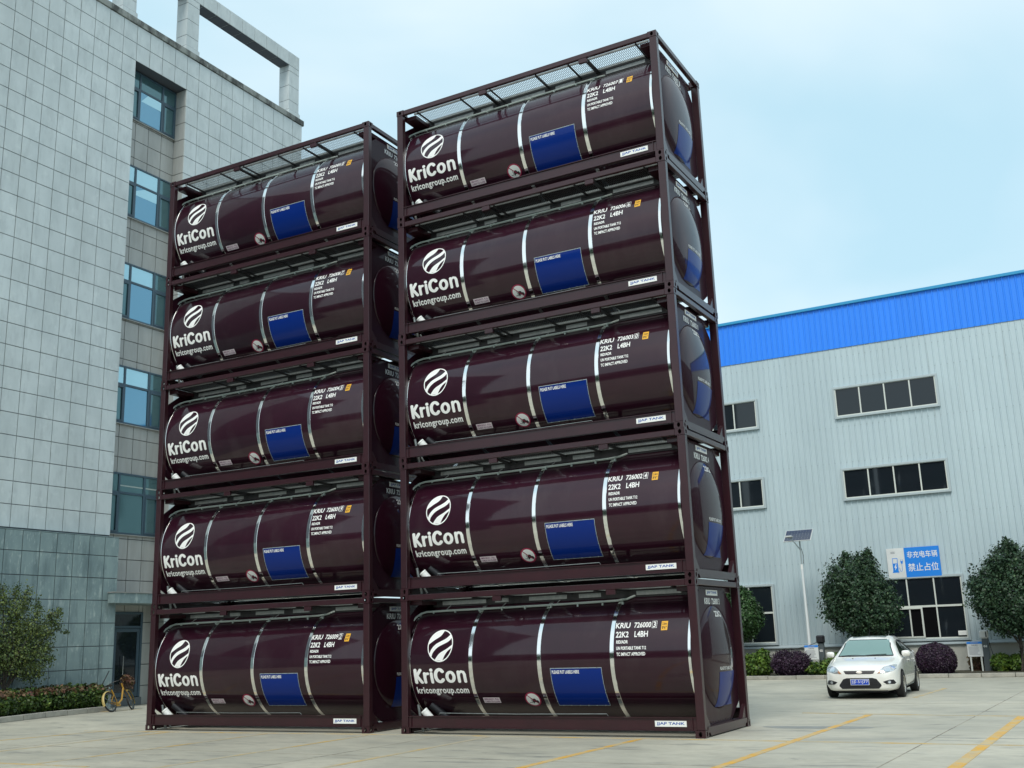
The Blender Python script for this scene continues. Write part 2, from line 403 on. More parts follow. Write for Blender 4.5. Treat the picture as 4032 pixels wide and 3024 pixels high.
for i, (xa, xb, y0, y1, w, mm) in enumerate([(-8.35, -7.7, -3.2, -.42, .10, 'yellow_line_faint'), (-5.95, -5.72, -5.6, -.42, .10, 'yellow_line_faint'),
        (-3.1, -3.02, -5.6, -.40, .10, 'yellow_line_faint'), (-.52, -.53, -5.6, -.38, .10, 'yellow_line_faint'), (2.16, 2.09, -9, -.3, .11, 'yellow_line_faint'),
        (4.9, 5.0, -9, -.3, .12, 'yellow_line'), (7.41, 7.62, -9, 5.14, .13, 'yellow_line'), (10.15, 10.4, -9, 5.05, .16, 'yellow_line'), (12.9, 13.2, -9, 5.0, .14, 'yellow_line')]):
    strip('parking_line', [(xa, y0), (xb, y1)], w, .005, M[mm])
strip('parking_line', [(-8.3, -.42), (-3.8, -.31), (0.2, -.16), (6.0, -.20), (10.8, -.30), (16, -.38)], .08, .008, M['yellow_line_faint'])
strip('parking_line', [(-6.2, -5.72), (-1.8, -5.71)], .09, .008, M['yellow_line_faint'])
strip('parking_line', [(6.2, 5.55), (9.2, 5.05), (15, 4.6)], .08, .008, M['yellow_line_faint'])
strip('parking_line', [(7.6, 10.6), (7.75, 14.5)], .12, .005, M['yellow_line_faint'])
strip('parking_line', [(-14.9, 3.2), (-13.9, 6.2)], .08, .008, M['yellow_line_faint'])
for pts in ([(9.3, -8), (9.39, -3.25), (9.8, 13.28), (10.0, 20.9)], [(-6.1, -12), (-6.3, 0)], [(1.0, -12), (1.1, 0)], [(-14, -3.2), (4, -3.5), (20, -3.6)], [(6.5, 8.6), (20, 8.2)], [(-13.5, 7.6), (-7, 7.6)]):
    strip('slab_joint', pts, .020, .003, M['joint'])
pd = MB()
for i in range(24):
    w = 2 * PI * i / 24; pd.v.append((7.3 + .95 * math.cos(w) * (1 + .12 * math.sin(3 * w)), 2.25 + .30 * math.sin(w) * (1 + .2 * math.sin(2 * w + 1)), .0015))
pd.f.append(tuple(range(24))); pd.mi.append(0)
M['stain'] = mat('damp_stain', (0.20, 0.20, 0.185), .45, col2=(.30, .30, .27), scale=3)
pd.build('damp_patch', M['stain'], kind='structure')

# ------------------------------------------------------------------ office building (left)
QX, QY, QYAW = -15.6507, 6.1759, 1.58500
TW, TH, Z0 = 0.60752, 0.675, 22.2028
bld = empty('office_building', (QX, QY, 0), QYAW, label='grey stone-tiled office building with a slot of blue windows and an open roof frame', cat='building')
def bw(u, d, z):
    c, s = math.cos(QYAW), math.sin(QYAW)
    return (QX + u * c - d * s, QY + u * s + d * c, z)
RD = 0.54                                       # depth of the window slot
core = MB()
core.box(-30, 9.08, RD + .05, 15, 0, 23.55)
core.box(-30, -.012, .03, RD + .05, 5.2, 23.55)
core.box(2.442, 9.08, .03, RD + .05, 0, 23.55)
core.box(-.012, 2.442, .03, RD + .05, Z0 + .02, 23.55)
core.box(-30, .06, -.32, .03, 0, 5.2)
wall = core.build('wall', M['grout'], bld)
# tiles: cut list of rectangles (u0,u1,z0,z1)
G = 0.011
def in_view(c):
    x, y = pix(c)
    if not (-70 < x < 4100 and -70 < y < 3100): return 0
    # hidden behind the left stack of tank containers
    if x > 700 and y > 740 - (x - 690) * .30: return 0
    if x > 672 - (y - 720) * .045 and y > 730: return 0
    d = (Vector(c) - Vector(CAMP)).length
    return 1.0 / d
tile_cache = {}
def tile_mesh(nm, w, h, t, m):
    k = (nm, round(w, 3), round(h, 3), t)
    if k not in tile_cache:
        tile_cache[k] = MB().box(-w / 2, w / 2, -t / 2, t / 2, -h / 2, h / 2).mesh(nm, m, bevel=.003)
    return tile_cache[k]
def lay(nm, rects, d0, d1, m, parent, limit=290):
    """tiles with their faces at depth d0, backs at d1"""
    cand = []
    rest = MB()
    for (u0, u1, z0, z1) in rects:
        u0 += G; u1 -= G; z0 += G; z1 -= G
        if u1 - u0 < .03 or z1 - z0 < .03: continue
        c = ((u0 + u1) / 2, (d0 + d1) / 2, (z0 + z1) / 2)
        cand.append((in_view(bw(*c)), c, u0, u1, z0, z1))
    cand.sort(key=lambda q: -q[0])
    for k, (s, c, u0, u1, z0, z1) in enumerate(cand):
        if s > 0 and k < limit:
            link(nm, tile_mesh(nm, u1 - u0, z1 - z0, abs(d1 - d0), m), parent, loc=(c[0], c[1] + random.uniform(-.0015, .0015), c[2]))
        else:
            rest.box(u0, u1, d0, d1, z0, z1)
    if rest.v: rest.build(nm + '_field', m, parent, kind='stuff')
CB = 23.60                                      # underside of the coping
rects = []
for i in range(-24, 15):
    for j in range(-2, 33):
        zt = Z0 - TH * j; zb = zt - TH
        if j == -2: zt = CB
        if i < 0:
            if zb < 5.2: continue
        elif i < 4:
            if zb < Z0 - .1: continue
        elif zb < 0: zb = 0.0
        if zt <= 0: continue
        rects.append((i * TW, (i + 1) * TW, zb, zt))
lay('wall_tile', rects, 0.0, .03, M['tile'], wall, 295)
WIN = [(20.26, 22.17), (16.52, 18.50), (12.82, 14.84), (9.165, 11.16), (5.47, 7.50)]
def cut(z0, z1, holes):
    parts_ = [(z0, z1)]
    for a, b in holes:
        nxt = []
        for p, q in parts_:
            if b <= p or a >= q: nxt.append((p, q)); continue
            if p < a: nxt.append((p, a))
            if b < q: nxt.append((b, q))
        parts_ = nxt
    return parts_
rects = []
DU0, DU1, DZ1 = .72, 1.99, 2.96
for i in range(0, 4):
    for j in range(0, 33):
        zt = Z0 - TH * j; zb = max(zt - TH, 0)
        if zt <= .05: continue
        u0, u1 = i * TW, (i + 1) * TW
        for a, b in cut(zb, zt, WIN):
            if a < DZ1 and u1 > DU0 and u0 < DU1:
                if u0 < DU0: rects.append((u0, DU0, a, b))
                if u1 > DU1: rects.append((DU1, u1, a, b))
                if b > DZ1 + .05: rects.append((max(u0, DU0), min(u1, DU1), DZ1, b))
            else: rects.append((u0, u1, a, b))
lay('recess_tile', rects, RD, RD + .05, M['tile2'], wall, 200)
rv = MB(); k = 0
for j in range(0, 33):
    zt = Z0 - TH * j - G; zb = max(Z0 - TH * (j + 1) + G, 0)
    if zt < .1: continue
    c = bw(2.43, .28, (zt + zb) / 2)
    if in_view(c) > 0:
        key = round(zt - zb, 3)
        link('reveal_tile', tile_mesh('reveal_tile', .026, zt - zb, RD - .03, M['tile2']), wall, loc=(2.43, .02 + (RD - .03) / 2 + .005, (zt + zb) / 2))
    else: rv.box(2.417, 2.443, .025, RD - .005, zb, zt)
rv.build('reveal_tile_field', M['tile2'], wall, kind='stuff')
# base block
rects = []
us = [.08] + [-.476 - .593 * k for k in range(0, 40)]
zs = [5.23, 4.64, 3.95, 3.27, 2.58, 1.89, 1.21, .52, 0.0]
for a in range(len(us) - 1):
    for b in range(len(zs) - 1):
        rects.append((us[a + 1], us[a], zs[b + 1], zs[b]))
lay('base_tile', rects, -.35, -.32, M['tile3'], wall, 150)
cap_ = MB().box(-30, .08, -.352, -.0, 5.23, 5.25); cap_.build('base_ledge', M['tile3'], wall)
# coping
MB().box(-30, 9.19, -.055, .45, CB, CB + .24).build('coping', M['coping'], bld, bevel=.012)
# canopy above the door
cn = MB().box(-.25, 2.95, -.62, RD, 3.18, 3.50); cnp = cn.build('door_canopy', M['tile3'], bld, bevel=.01)
MB().box(-.28, 2.98, -.65, RD, 3.50, 3.53).build('canopy_cap', M['plaster'], cnp)
# roof frame
rf = empty('roof_frame'); rf.parent = bld
fr = []
def post(u0, u1, d0, d1, z0, z1, step):
    z = z0; i = 0
    while z < z1 - .05:
        zz = min(z + step, z1)
        if z1 - zz < .12: zz = z1
        fr.append((u0, u1, d0, d1, z, zz)); z = zz
PD0, PD1 = .10, .65
for u0, u1, zt in ((8.33, 9.0, 26.20), (2.40, 3.04, 26.20), (-.66, -.02, 26.20), (-6.6, -5.96, 26.2)):
    post(u0, u1, PD0, PD1, CB + .26, zt, .69)
    fr.append((u0 - .03, u1 + .03, PD0 - .05, PD1 + .03, CB + .24, CB + .50))
u = 9.0
while u > -6.6:
    w = .69 if u == 9.0 else .725
    fr.append((u - w, u, PD0, PD1, 26.20, 26.83)); u -= w
for (a, b, c, d, e, f) in fr:
    MB().box(a + .008, b - .008, c, d, e + .008, f - .008).build('frame_panel', M['tile'], rf, bevel=.004)
core2 = MB()
for (a, b, c, d, e, f) in fr: core2.box(a + .02, b - .02, c + .02, d - .02, e - .01, f + .01)
core2.build('frame_core', M['grout'], rf)
# roof vent pipe
vp = MB(); vp.tube([bw(8.05, 1.9, 23.5), bw(8.05, 1.9, 25.05)], .10, 14); vp.tube([bw(8.05, 1.9, 25.05), bw(8.05, 1.9, 25.2)], [.10, .06], 14)
vp.build('vent_pipe', M['polewhite'], smooth=True, label='short white vent pipe standing on the roof behind the open roof frame', cat='pipe')
# windows in the slot
def slot_window(zb, zt, idx):
    w = empty('window', (0, RD - .02, 0)); w.parent = bld
    fb = MB(); W1 = 2.425
    tz = zt - .66
    for (a, b, c, d) in ((0, W1, zb, zb + .06), (0, W1, zt - .06, zt), (0, .06, zb + .06, zt - .06), (W1 - .06, W1, zb + .06, zt - .06),
                         (.66, .74, zb + .06, zt - .06), (1.73, 1.82, zb + .06, zt - .06)):
        fb.box(a, b, -.03, .06, c, d)
    for a, b in ((.06, .66), (.74, 1.73), (1.82, W1 - .06)): fb.box(a, b, -.028, .06, tz - .04, tz + .04)
    for a, b in ((1.82, W1 - .06), (.06, .66)):      # opening sashes
        for (p, q, r_, s_) in ((a, b, zb + .06, zb + .12), (a, b, tz - .11, tz - .04), (a, a + .05, zb + .12, tz - .11), (b - .05, b, zb + .12, tz - .11)):
            fb.box(p, q, -.045, .05, r_, s_)
    fb.build('window_frame', M['winframe'], w, bevel=.004)
    cells = [(.06, .66, zb + .06, tz - .04, 'glass_teal'), (.06, .66, tz + .04, zt - .06, 'glass_blind' if idx in (1, 2, 3) else 'glass_teal'),
             (.74, 1.73, zb + .06, tz - .04, 'glass_blue'), (.74, 1.73, tz + .04, zt - .06, 'glass_blind' if idx in (1, 2, 3) else 'glass_teal'),
             (1.82, W1 - .06, zb + .06, tz - .04, 'glass_teal'), (1.82, W1 - .06, tz + .04, zt - .06, 'glass_teal')]
    if idx == 4: cells = [(a, b, c, d, 'glass_teal') for a, b, c, d, e in cells]
    for a, b, c, d, mm in cells:
        MB().box(-(b - a) / 2, (b - a) / 2, .0, .02, -(d - c) / 2, (d - c) / 2).build('pane', M[mm], w, loc=((a + b) / 2, 0, (c + d) / 2), rot=(random.uniform(-.012, .012), 0, random.uniform(-.012, .012)))
    if idx < 2:
        MB().box(.75, 1.72, -.006, .0, tz - .40, tz - .05).build('blind', M['glass_blind'], w)
    if idx == 4:
        for a, b in ((.75, 1.72), (1.83, 2.36)): MB().box(a, b, -.006, .0, zt - .44, zt - .40).build('blind_rail', M['pipe'], w)
    MB().box(-.0, W1, -.06, .02, zb - .03, zb - .004).build('sill', M['plaster'], w)
for i, (a, b) in enumerate(WIN): slot_window(a, b, i)
# door
dr = empty('door', (0, RD - .01, 0)); dr.parent = bld
fb = MB()
for (a, b, c, d) in ((DU0, DU0 + .09, .25, DZ1), (DU1 - .09, DU1, .25, DZ1), (DU0 + .09, DU1 - .09, DZ1 - .07, DZ1), (DU0 + .09, DU1 - .09, 2.44, 2.52)):
    fb.box(a, b, -.03, .08, c, d)
fb.build('door_frame', M['winframe'], dr, bevel=.005)
fb = MB(); a, b = DU0 + .10, DU1 - .10
for (p, q, r_, s_) in ((a, a + .11, .27, 2.43), (b - .11, b, .27, 2.43), (a + .11, b - .11, .27, .42), (a + .11, b - .11, 2.32, 2.43)): fb.box(p, q, -.015, .05, r_, s_)
fb.build('door_leaf', M['winframe'], dr, bevel=.005)
MB().box(a + .11, b - .11, .01, .03, .42, 2.32).build('pane', M['glass_dark'], dr)
MB().box(DU0 + .09, DU1 - .09, .01, .03, 2.52, DZ1 - .07).build('pane', M['glass_dark'], dr)
MB().tube([(1.20, -.07, .98), (1.20, -.07, 1.56)], .016, 8).build('door_handle', M['chrome'], dr, smooth=True)
MB().box(DU0, DU1 + .02, -.10, .06, .0, .25).build('doorstep', M['polegrey'], dr, bevel=.01)

# ------------------------------------------------------------------ warehouse (right)
wh = empty('warehouse', (0, 24.5, 0), -0.01183, label='pale grey-blue corrugated metal warehouse with a bright blue fascia', cat='warehouse')
MB().box(-14, 26, .08, 34, 0, 14.1).build('core', M['void'], wh)
MB().box(-14, 26, -.02, .08, 0, 1.02).build('plinth', M['render'], wh)
MB().prism([(-.10, 1.0), (-.10, 1.03), (.0, 1.12), (.08, 1.12), (.08, 1.0)], -14, 26, 'x').build('ledge', M['flash'], wh)
def sheet(name, z0, z1, m, y):
    prof = []; p = .225
    for k in range(4):
        x = k * p
        prof += [(x, 0), (x + p - .075, 0), (x + p - .052, -.030), (x + p - .022, -.030)]
    prof.append((.9, 0))
    vs_ = [(x, y + d, z0) for x, d in prof] + [(x, y + d, z1) for x, d in prof]
    n = len(prof)
    vs_ += [(x, y + d + .004, z0) for x, d in prof]
    fs = [(i, i + 1, n + i + 1, n + i) for i in range(n - 1)]
    fs += [(2 * n + i, 2 * n + i + 1, i + 1, i) for i in range(n - 1)]
    return MB().add(vs_, fs).mesh(name, m)
sg = sheet('cladding_sheet', 1.125, 12.47, M['clad'], .03); sb_ = sheet('fascia_sheet', 12.45, 14.16, M['cladblue'], .0)
for k in range(-15, 28):
    link('cladding_sheet', sg, wh, loc=(k * .9 - .02, random.uniform(-.002, .002), 0))
    link('fascia_sheet', sb_, wh, loc=(k * .9 - .02, random.uniform(-.002, .002), 0))
# screws along the girts
sc = MB()
for z in (2.6, 4.15, 5.7, 7.9, 9.3, 11.2, 12.1):
    for k in range(-14, 52):
        x = k * .225 - .02 + .225 - .037
        sc.box(x - .012, x + .012, -.012, .0, z - .012, z + .012)
sc.build('screws', M['flash'], wh, kind='stuff')
MB().box(-14, 26, -.10, .3, 14.15, 14.27).build('roof_trim', M['cyantrim'], wh, bevel=.01)
def wh_window(x0, x1, z0, z1, cols, rail=None, pane='glass_dark', slider=None):
    w = empty('window', ((x0 + x1) / 2, -.05, (z0 + z1) / 2)); w.parent = wh
    cx, cz = (x0 + x1) / 2, (z0 + z1) / 2; x0, x1, z0, z1 = x0 - cx, x1 - cx, z0 - cz, z1 - cz
    fl = MB(); t = .085
    for (a, b, c, d) in ((x0, x1, z0, z0 + t), (x0, x1, z1 - t, z1), (x0, x0 + t, z0 + t, z1 - t), (x1 - t, x1, z0 + t, z1 - t)): fl.box(a, b, -.03, .06, c, d)
    fl.build('surround', M['surround'], w, bevel=.006)
    a0, a1, b0, b1 = x0 + t, x1 - t, z0 + t, z1 - t
    fm = MB(); s = .04
    for (a, b, c, d) in ((a0, a1, b0, b0 + s), (a0, a1, b1 - s * .4, b1), (a0, a0 + s, b0 + s, b1 - s * .4), (a1 - s, a1, b0 + s, b1 - s * .4)): fm.box(a, b, .0, .05, c, d)
    xs = [a0 + (a1 - a0) * k / cols for k in range(cols + 1)]
    for x in xs[1:-1]: fm.box(x - .024, x + .024, -.002, .05, b0 + s, b1 - s * .4)
    if rail is not None:
        for k in range(cols): fm.box(xs[k] + .024, xs[k + 1] - .024, -.001, .05, rail - cz - .035, rail - cz + .035)
    if slider:
        sx0, sx1 = slider[0] - cx, slider[1] - cx; zt = rail - cz - .035
        for (a, b, c, d) in ((sx0, sx1, b0 + s, b0 + s + .05), (sx0, sx1, zt - .05, zt), (sx1 - .06, sx1, b0 + s + .05, zt - .05), (sx0, sx0 + .06, b0 + s + .05, zt - .05)):
            fm.box(a, b, -.03, -.003, c, d)
    fm.build('window_frame', M['alu'], w)
    rows = [(b0, b1)] if rail is None else [(b0, rail - cz), (rail - cz, b1)]
    for k in range(cols):
        for ri, (c, d) in enumerate(rows):
            mm = 'void' if (slider and ri == 0 and k == 2) else pane  # open sash: near-black sheet, the unlit room painted as colour
            hw_, hh_ = (xs[k + 1] - xs[k]) / 2 - .005, (d - c) / 2 - .005
            MB().box(-hw_, hw_, .03, .045, -hh_, hh_).build('pane', M[mm], w, loc=((xs[k] + xs[k + 1]) / 2, 0, (c + d) / 2), rot=(random.uniform(-.014, .014), 0, random.uniform(-.014, .014)))
for xo in (0, -6.92):
    wh_window(3.50 + xo, 7.40 + xo, 9.62, 10.88, 4)
    wh_window(3.50 + xo, 7.40 + xo, 6.42, 7.67, 4)
    wh_window(3.48 + xo, 7.42 + xo, 1.13, 3.46, 4, rail=2.36, slider=(4.6, 5.9) if xo == 0 else None)
bx = MB().box(7.02, 7.30, -.105, -.055, 1.30, 1.46); o_ = bx.build('sill_box', M['whiteplastic'], wh, bevel=.01)

# charging sign
sg_ = empty('charging_sign', (5.785, 24.36, 3.96), -0.0118, label='blue and white charging bay sign with white Chinese lettering above the window', cat='sign')
SW, SH = 1.85, 1.08; SX0 = -SW / 2; SZ0 = -SH / 2
MB().box(SX0, SX0 + .625, -.01, .03, SZ0, -SZ0).build('icon_panel', M['signwhite'], sg_, bevel=.003)
MB().box(SX0 + .627, -SX0, -.01, .03, SZ0, -SZ0).build('text_panel', M['signblue'], sg_, bevel=.003)
def flat_xz(vs_, fs, y, mb, mi=0): mb.add([(p[0], y, p[1]) for p in vs_], fs, mi)
for body, za, zb in (('非充电车辆', .69, .94), ('禁止占位', .21, .50)):
    tb = MB(); flat_xz(*fit_text(body, SX0 + .72, SX0 + 1.78, SZ0 + za, SZ0 + zb), -.013, tb); tb.build('lettering', M['white'], sg_)
ic = MB()
def rect2(x0, x1, z0, z1): return [(x0, z0), (x1, z0), (x1, z1), (x0, z1)], [(0, 1, 2, 3)]
X, Zc = SX0, SZ0
flat_xz(*rect2(X + .16, X + .39, Zc + .19, Zc + .23), -.0125, ic)
flat_xz(*rect2(X + .18, X + .37, Zc + .23, Zc + .53), -.0125, ic)
flat_xz(*rect2(X + .18, X + .20, Zc + .53, Zc + .72), -.0125, ic); flat_xz(*rect2(X + .35, X + .37, Zc + .53, Zc + .72), -.0125, ic)
flat_xz(*rect2(X + .20, X + .35, Zc + .70, Zc + .72), -.0125, ic)
flat_xz([(X + .46, Zc + .60), (X + .56, Zc + .60), (X + .54, Zc + .52), (X + .51, Zc + .49), (X + .48, Zc + .52)], [(0, 1, 2, 3, 4)], -.0125, ic)
flat_xz(*rect2(X + .475, X + .49, Zc + .60, Zc + .66), -.0125, ic); flat_xz(*rect2(X + .53, X + .545, Zc + .60, Zc + .66), -.0125, ic)
flat_xz(*stroke([(X + .37, Zc + .36), (X + .40, Zc + .36), (X + .42, Zc + .33), (X + .43, Zc + .25), (X + .46, Zc + .22), (X + .49, Zc + .24), (X + .51, Zc + .30), (X + .51, Zc + .49)], .007), -.0125, ic)
ic.build('pump_icon', M['signblue'], sg_)
bo = MB(); flat_xz([(X + .29, Zc + .50), (X + .23, Zc + .38), (X + .27, Zc + .38), (X + .25, Zc + .27), (X + .33, Zc + .41), (X + .285, Zc + .41), (X + .32, Zc + .50)], [(0, 1, 2, 5, 6), (2, 3, 4, 5)], -.0145, bo)
bo.build('bolt_icon', M['white'], sg_)
sm = MB()
for z in (.93, .885): flat_xz(*rect2(X + .15, X + .30, Zc + z, Zc + z + .028), -.0125, sm)
sm.build('small_print', M['greytext'], sg_)

# kerb and planting bed by the warehouse
kb = empty('kerb', (0, 0, 0), kind='structure')
ks = MB().box(0, .985, 0, .14, 0, .13).mesh('kerb_stone', M['kerb'], bevel=.012)
for k in range(-5, 24):
    link('kerb_stone', ks, kb, loc=(k * 1.0, 20.92 - .012 * k + random.uniform(-.006, .006), random.uniform(-.006, .004)), rot=(0, 0, -.0118))
MB().box(-8, 25, 21.0, 24.45, -.02, .10).build('planting_bed', M['soil'], kind='structure')
pb = empty('white_pipe_stub', (4.92, 20.82, 0), label='short white plastic pipe sticking out over the kerb beside the white car', cat='pipe')
MB().tube([(0, 0, .02), (0, 0, .17), (.02, .0, .19)], .03, 10).build('upright', M['whiteplastic'], pb, smooth=True)
MB().tube([(0, .0, .19), (.14, .12, .19)], .03, 10).build('elbow', M['whiteplastic'], pb, smooth=True)

# ------------------------------------------------------------------ foliage
def leaves(lumps, n, size, flat=.6, inner=.25, shell=(.78, 1.06), elong=1.5, cutz=None, noise=.10):
    vs_ = np.zeros((n, 4, 3)); c = np.array([l[:3] for l in lumps], float); r = np.array([l[3:6] for l in lumps], float)
    wgt = (r[:, 0] * r[:, 1] + r[:, 1] * r[:, 2] + r[:, 0] * r[:, 2]); wgt = wgt / wgt.sum()
    got = 0
    while got < n:
        m_ = (n - got) * 2 + 50
        k = rng.choice(len(lumps), m_, p=wgt)
        d = rng.normal(size=(m_, 3)); d /= np.linalg.norm(d, axis=1)[:, None]
        isin = rng.random(m_) < inner
        f = np.where(isin, rng.uniform(.35, .8, m_), rng.uniform(shell[0], shell[1], m_))
        ph = d * 7.0 + k[:, None] * 1.7
        f *= 1 + noise * (np.sin(ph[:, 0] * 1.3 + 1) * np.sin(ph[:, 1] * 1.1 + 2) + .6 * np.sin(ph[:, 2] * 1.9) * np.sin(ph[:, 0] * 2.3))
        p = c[k] + d * r[k] * f[:, None]
        q = ((p[:, None, :] - c[None]) / r[None]); qq = (q ** 2).sum(2); qq[np.arange(m_), k] = 9
        ok = (qq.min(1) > .42) | isin
        if cutz is not None: ok &= p[:, 2] > cutz
        p = p[ok]; nd = (d / r[k])[ok]; nd /= np.linalg.norm(nd, axis=1)[:, None]
        p = p[:n - got]; nd = nd[:len(p)]; m2 = len(p)
        nrm = nd * flat + rng.normal(size=(m2, 3)) * (1 - flat) * 1.1 + np.array([0, 0, .25]); nrm /= np.linalg.norm(nrm, axis=1)[:, None]
        a = np.cross(nrm, rng.normal(size=(m2, 3))); a /= np.linalg.norm(a, axis=1)[:, None]; b = np.cross(nrm, a)
        s = size * rng.uniform(.6, 1.35, m2)[:, None]
        A = a * s * elong * .5; B = b * s * .5
        vs_[got:got + m2, 0] = p - A; vs_[got:got + m2, 1] = p + B - nrm * s * .12; vs_[got:got + m2, 2] = p + A; vs_[got:got + m2, 3] = p - B - nrm * s * .12
        got += m2
    return vs_.reshape(-1, 3)
def leaf_obj(name, V, m, parent=None, **kw):
    n = len(V) // 4; me = bpy.data.meshes.new(name)
    me.vertices.add(n * 4); me.vertices.foreach_set('co', V.astype(np.float32).ravel())
    me.loops.add(n * 4); me.loops.foreach_set('vertex_index', np.arange(n * 4, dtype=np.int32))
    me.polygons.add(n); me.polygons.foreach_set('loop_start', np.arange(0, n * 4, 4, dtype=np.int32))
    me.update(calc_edges=True); me.materials.append(m)
    return link(name, me, parent, **kw)
def trunk_obj(parent, base, top, r0, r1, limbs, m=None, seed=0):
    rs = random.Random(seed); mb = MB()
    b, t = Vector(base), Vector(top)
    mb.tube([b, b.lerp(t, .4) + Vector((rs.uniform(-.04, .04), rs.uniform(-.04, .04), 0)), t], [r0, (r0 + r1) / 2, r1], 9)
    for k in range(limbs):
        w = 2 * PI * k / limbs + rs.uniform(-.3, .3); L_ = rs.uniform(.55, .95) * (t - b).length
        s = b.lerp(t, rs.uniform(.45, .95)); e = s + Vector((math.cos(w) * L_ * .6, math.sin(w) * L_ * .6, L_ * rs.uniform(.5, .9)))
        mb.tube([s, s.lerp(e, .5) + Vector((0, 0, .05)), e], [r1 * .7, r1 * .45, r1 * .2], 6)
    return mb.build('trunk', m or M['bark'], parent, smooth=True)
def tree(name, loc, lumps, n, size, m, label, cat, group, trunk, seed, **kw):
    t = empty(name, loc, label=label, cat=cat, group=group)
    trunk_obj(t, *trunk, seed=seed)
    leaf_obj('crown', leaves(lumps, n, size, **kw), m, t)
    return t
GT = 'round evergreen trees along the warehouse wall'
lum = [(-.08, 0, 2.4, 1.18, 1.08, .95), (-.35, -.1, 3.25, .85, .85, .8), (.12, .1, 3.15, .62, .65, .65), (.62, -.1, 2.05, .66, .7, .66), (-.72, 0, 2.45, .75, .75, .85), (0.1, 0, 3.75, .45, .45, .5), (0, -.2, 1.75, .85, .7, .5), (-.5, .1, 1.95, .6, .6, .55), (-.5, 0, 4.05, .16, .16, .28), (.3, 0, 4.15, .14, .14, .22), (.85, 0, 2.75, .25, .3, .25), (-1.2, 0, 2.9, .25, .3, .3)]
tree('evergreen_tree', (4.2, 22.75, .1), lum, 30000, .062, M['leaf_dark'], 'dark round evergreen tree standing behind the white car', 'tree', GT, ((0, 0, 0), (0, 0, 1.9), .075, .05, 6), 1, noise=.24, shell=(.66, 1.12))
lum2 = [(0, 0, 2.4, 1.25, 1.1, 1.0), (-.2, 0, 1.65, .7, .7, .5), (.4, 0, 1.55, .6, .6, .5), (-.55, 0, 2.75, .80, .8, .8), (.4, 0, 3.3, .9, .8, .75), (-.1, 0, 3.55, .6, .6, .6), (-.75, -.1, 2.2, .55, .6, .5), (.55, 0, 2.1, .85, .8, .6), (.1, 0, 4.0, .30, .3, .3), (.95, 0, 2.7, .8, .8, .8), (-.55, 0, 3.5, .2, .2, .25), (.0, 0, 4.25, .12, .12, .2), (-1.15, 0, 2.9, .22, .22, .25)]
tree('evergreen_tree', (9.08, 22.8, .1), lum2, 30000, .062, M['leaf_dark'], 'dark round evergreen tree at the right edge beside the white charging pile', 'tree', GT, ((0, 0, 0), (.0, 0, 1.9), .07, .05, 6), 2, noise=.24, shell=(.66, 1.12))
lum3 = [(0, 0, 2.1, 1.1, 1.0, .95), (-.2, 0, 2.85, .75, .75, .6), (.45, 0, 2.1, .72, .7, .75), (.3, .1, 2.6, .6, .6, .6)]
tree('evergreen_tree', (-.75, 22.8, .1), lum3, 22000, .062, leafmat('evergreen_leaves', (0.035, 0.085, 0.024), (0.022, 0.055, 0.018), (0.07, 0.14, 0.03)), 'green round tree half hidden behind the right-hand container stack', 'tree', GT, ((0, 0, 0), (0, 0, 1.4), .07, .05, 5), 3)
# bushes
bs = empty('purple_bush', (6.50, 22.0, .1), label='clipped purple ball bush right of the white car', cat='bush', group='purple bushes in the planting bed')
leaf_obj('foliage', leaves([(0, 0, .42, .66, .62, .58)], 16000, .032, shell=(.9, 1.03), noise=.03, cutz=.0), M['leaf_purple'], bs)
bs = empty('purple_bush', (1.55, 22.0, .1), label='spreading purple bush left of the dark charging pile', cat='bush', group='purple bushes in the planting bed')
leaf_obj('foliage', leaves([(0, 0, .36, .66, .6, .5), (-.25, 0, .45, .42, .4, .42), (.3, 0, .40, .42, .4, .42)], 15000, .036, noise=.10, cutz=.0), M['leaf_purple'], bs)
MB().tube([(0, 0, -.02), (0, 0, .3)], [.04, .03], 7).build('stem', M['bark'], bs)
for x, y, lm, n, sz, lab in [
        (.25, 22.2, [(0, 0, .30, .55, .5, .40), (.22, 0, .60, .28, .3, .32), (-.25, 0, .40, .35, .35, .35)], 4200, .085, 'bright green leafy shrub beside the right-hand container stack'),
        (2.62, 22.0, [(0, 0, .2, .55, .35, .25), (.3, .1, .3, .3, .3, .25)], 2400, .075, 'low green plants at the foot of the dark charging pile'),
        (8.40, 23.2, [(0, 0, .25, .32, .3, .32)], 1900, .075, 'small bright green shrub just right of the white charging pile'),
        (8.98, 23.1, [(0, 0, .25, .34, .3, .30)], 1900, .075, 'small green shrub under the tree at the right edge'),
        (7.55, 23.9, [(0, 0, .3, .28, .2, .38)], 900, .07, 'thin brownish shrub behind the right notice board'),
        (3.3, 22.6, [(0, 0, .35, .6, .4, .42)], 2600, .085, 'green shrub behind the front corner of the white car')]:
    b_ = empty('shrub', (x, y, .1), label=lab, cat='shrub', group='shrubs in the planting bed')
    leaf_obj('foliage', leaves(lm, n, sz, noise=.15, cutz=.0, elong=1.3), M['leaf_bright'] if 'brownish' not in lab else M['leaf_red'], b_)
    MB().tube([(0, 0, -.02), (0, 0, .3)], [.025, .015], 6).build('stem', M['bark'], b_)

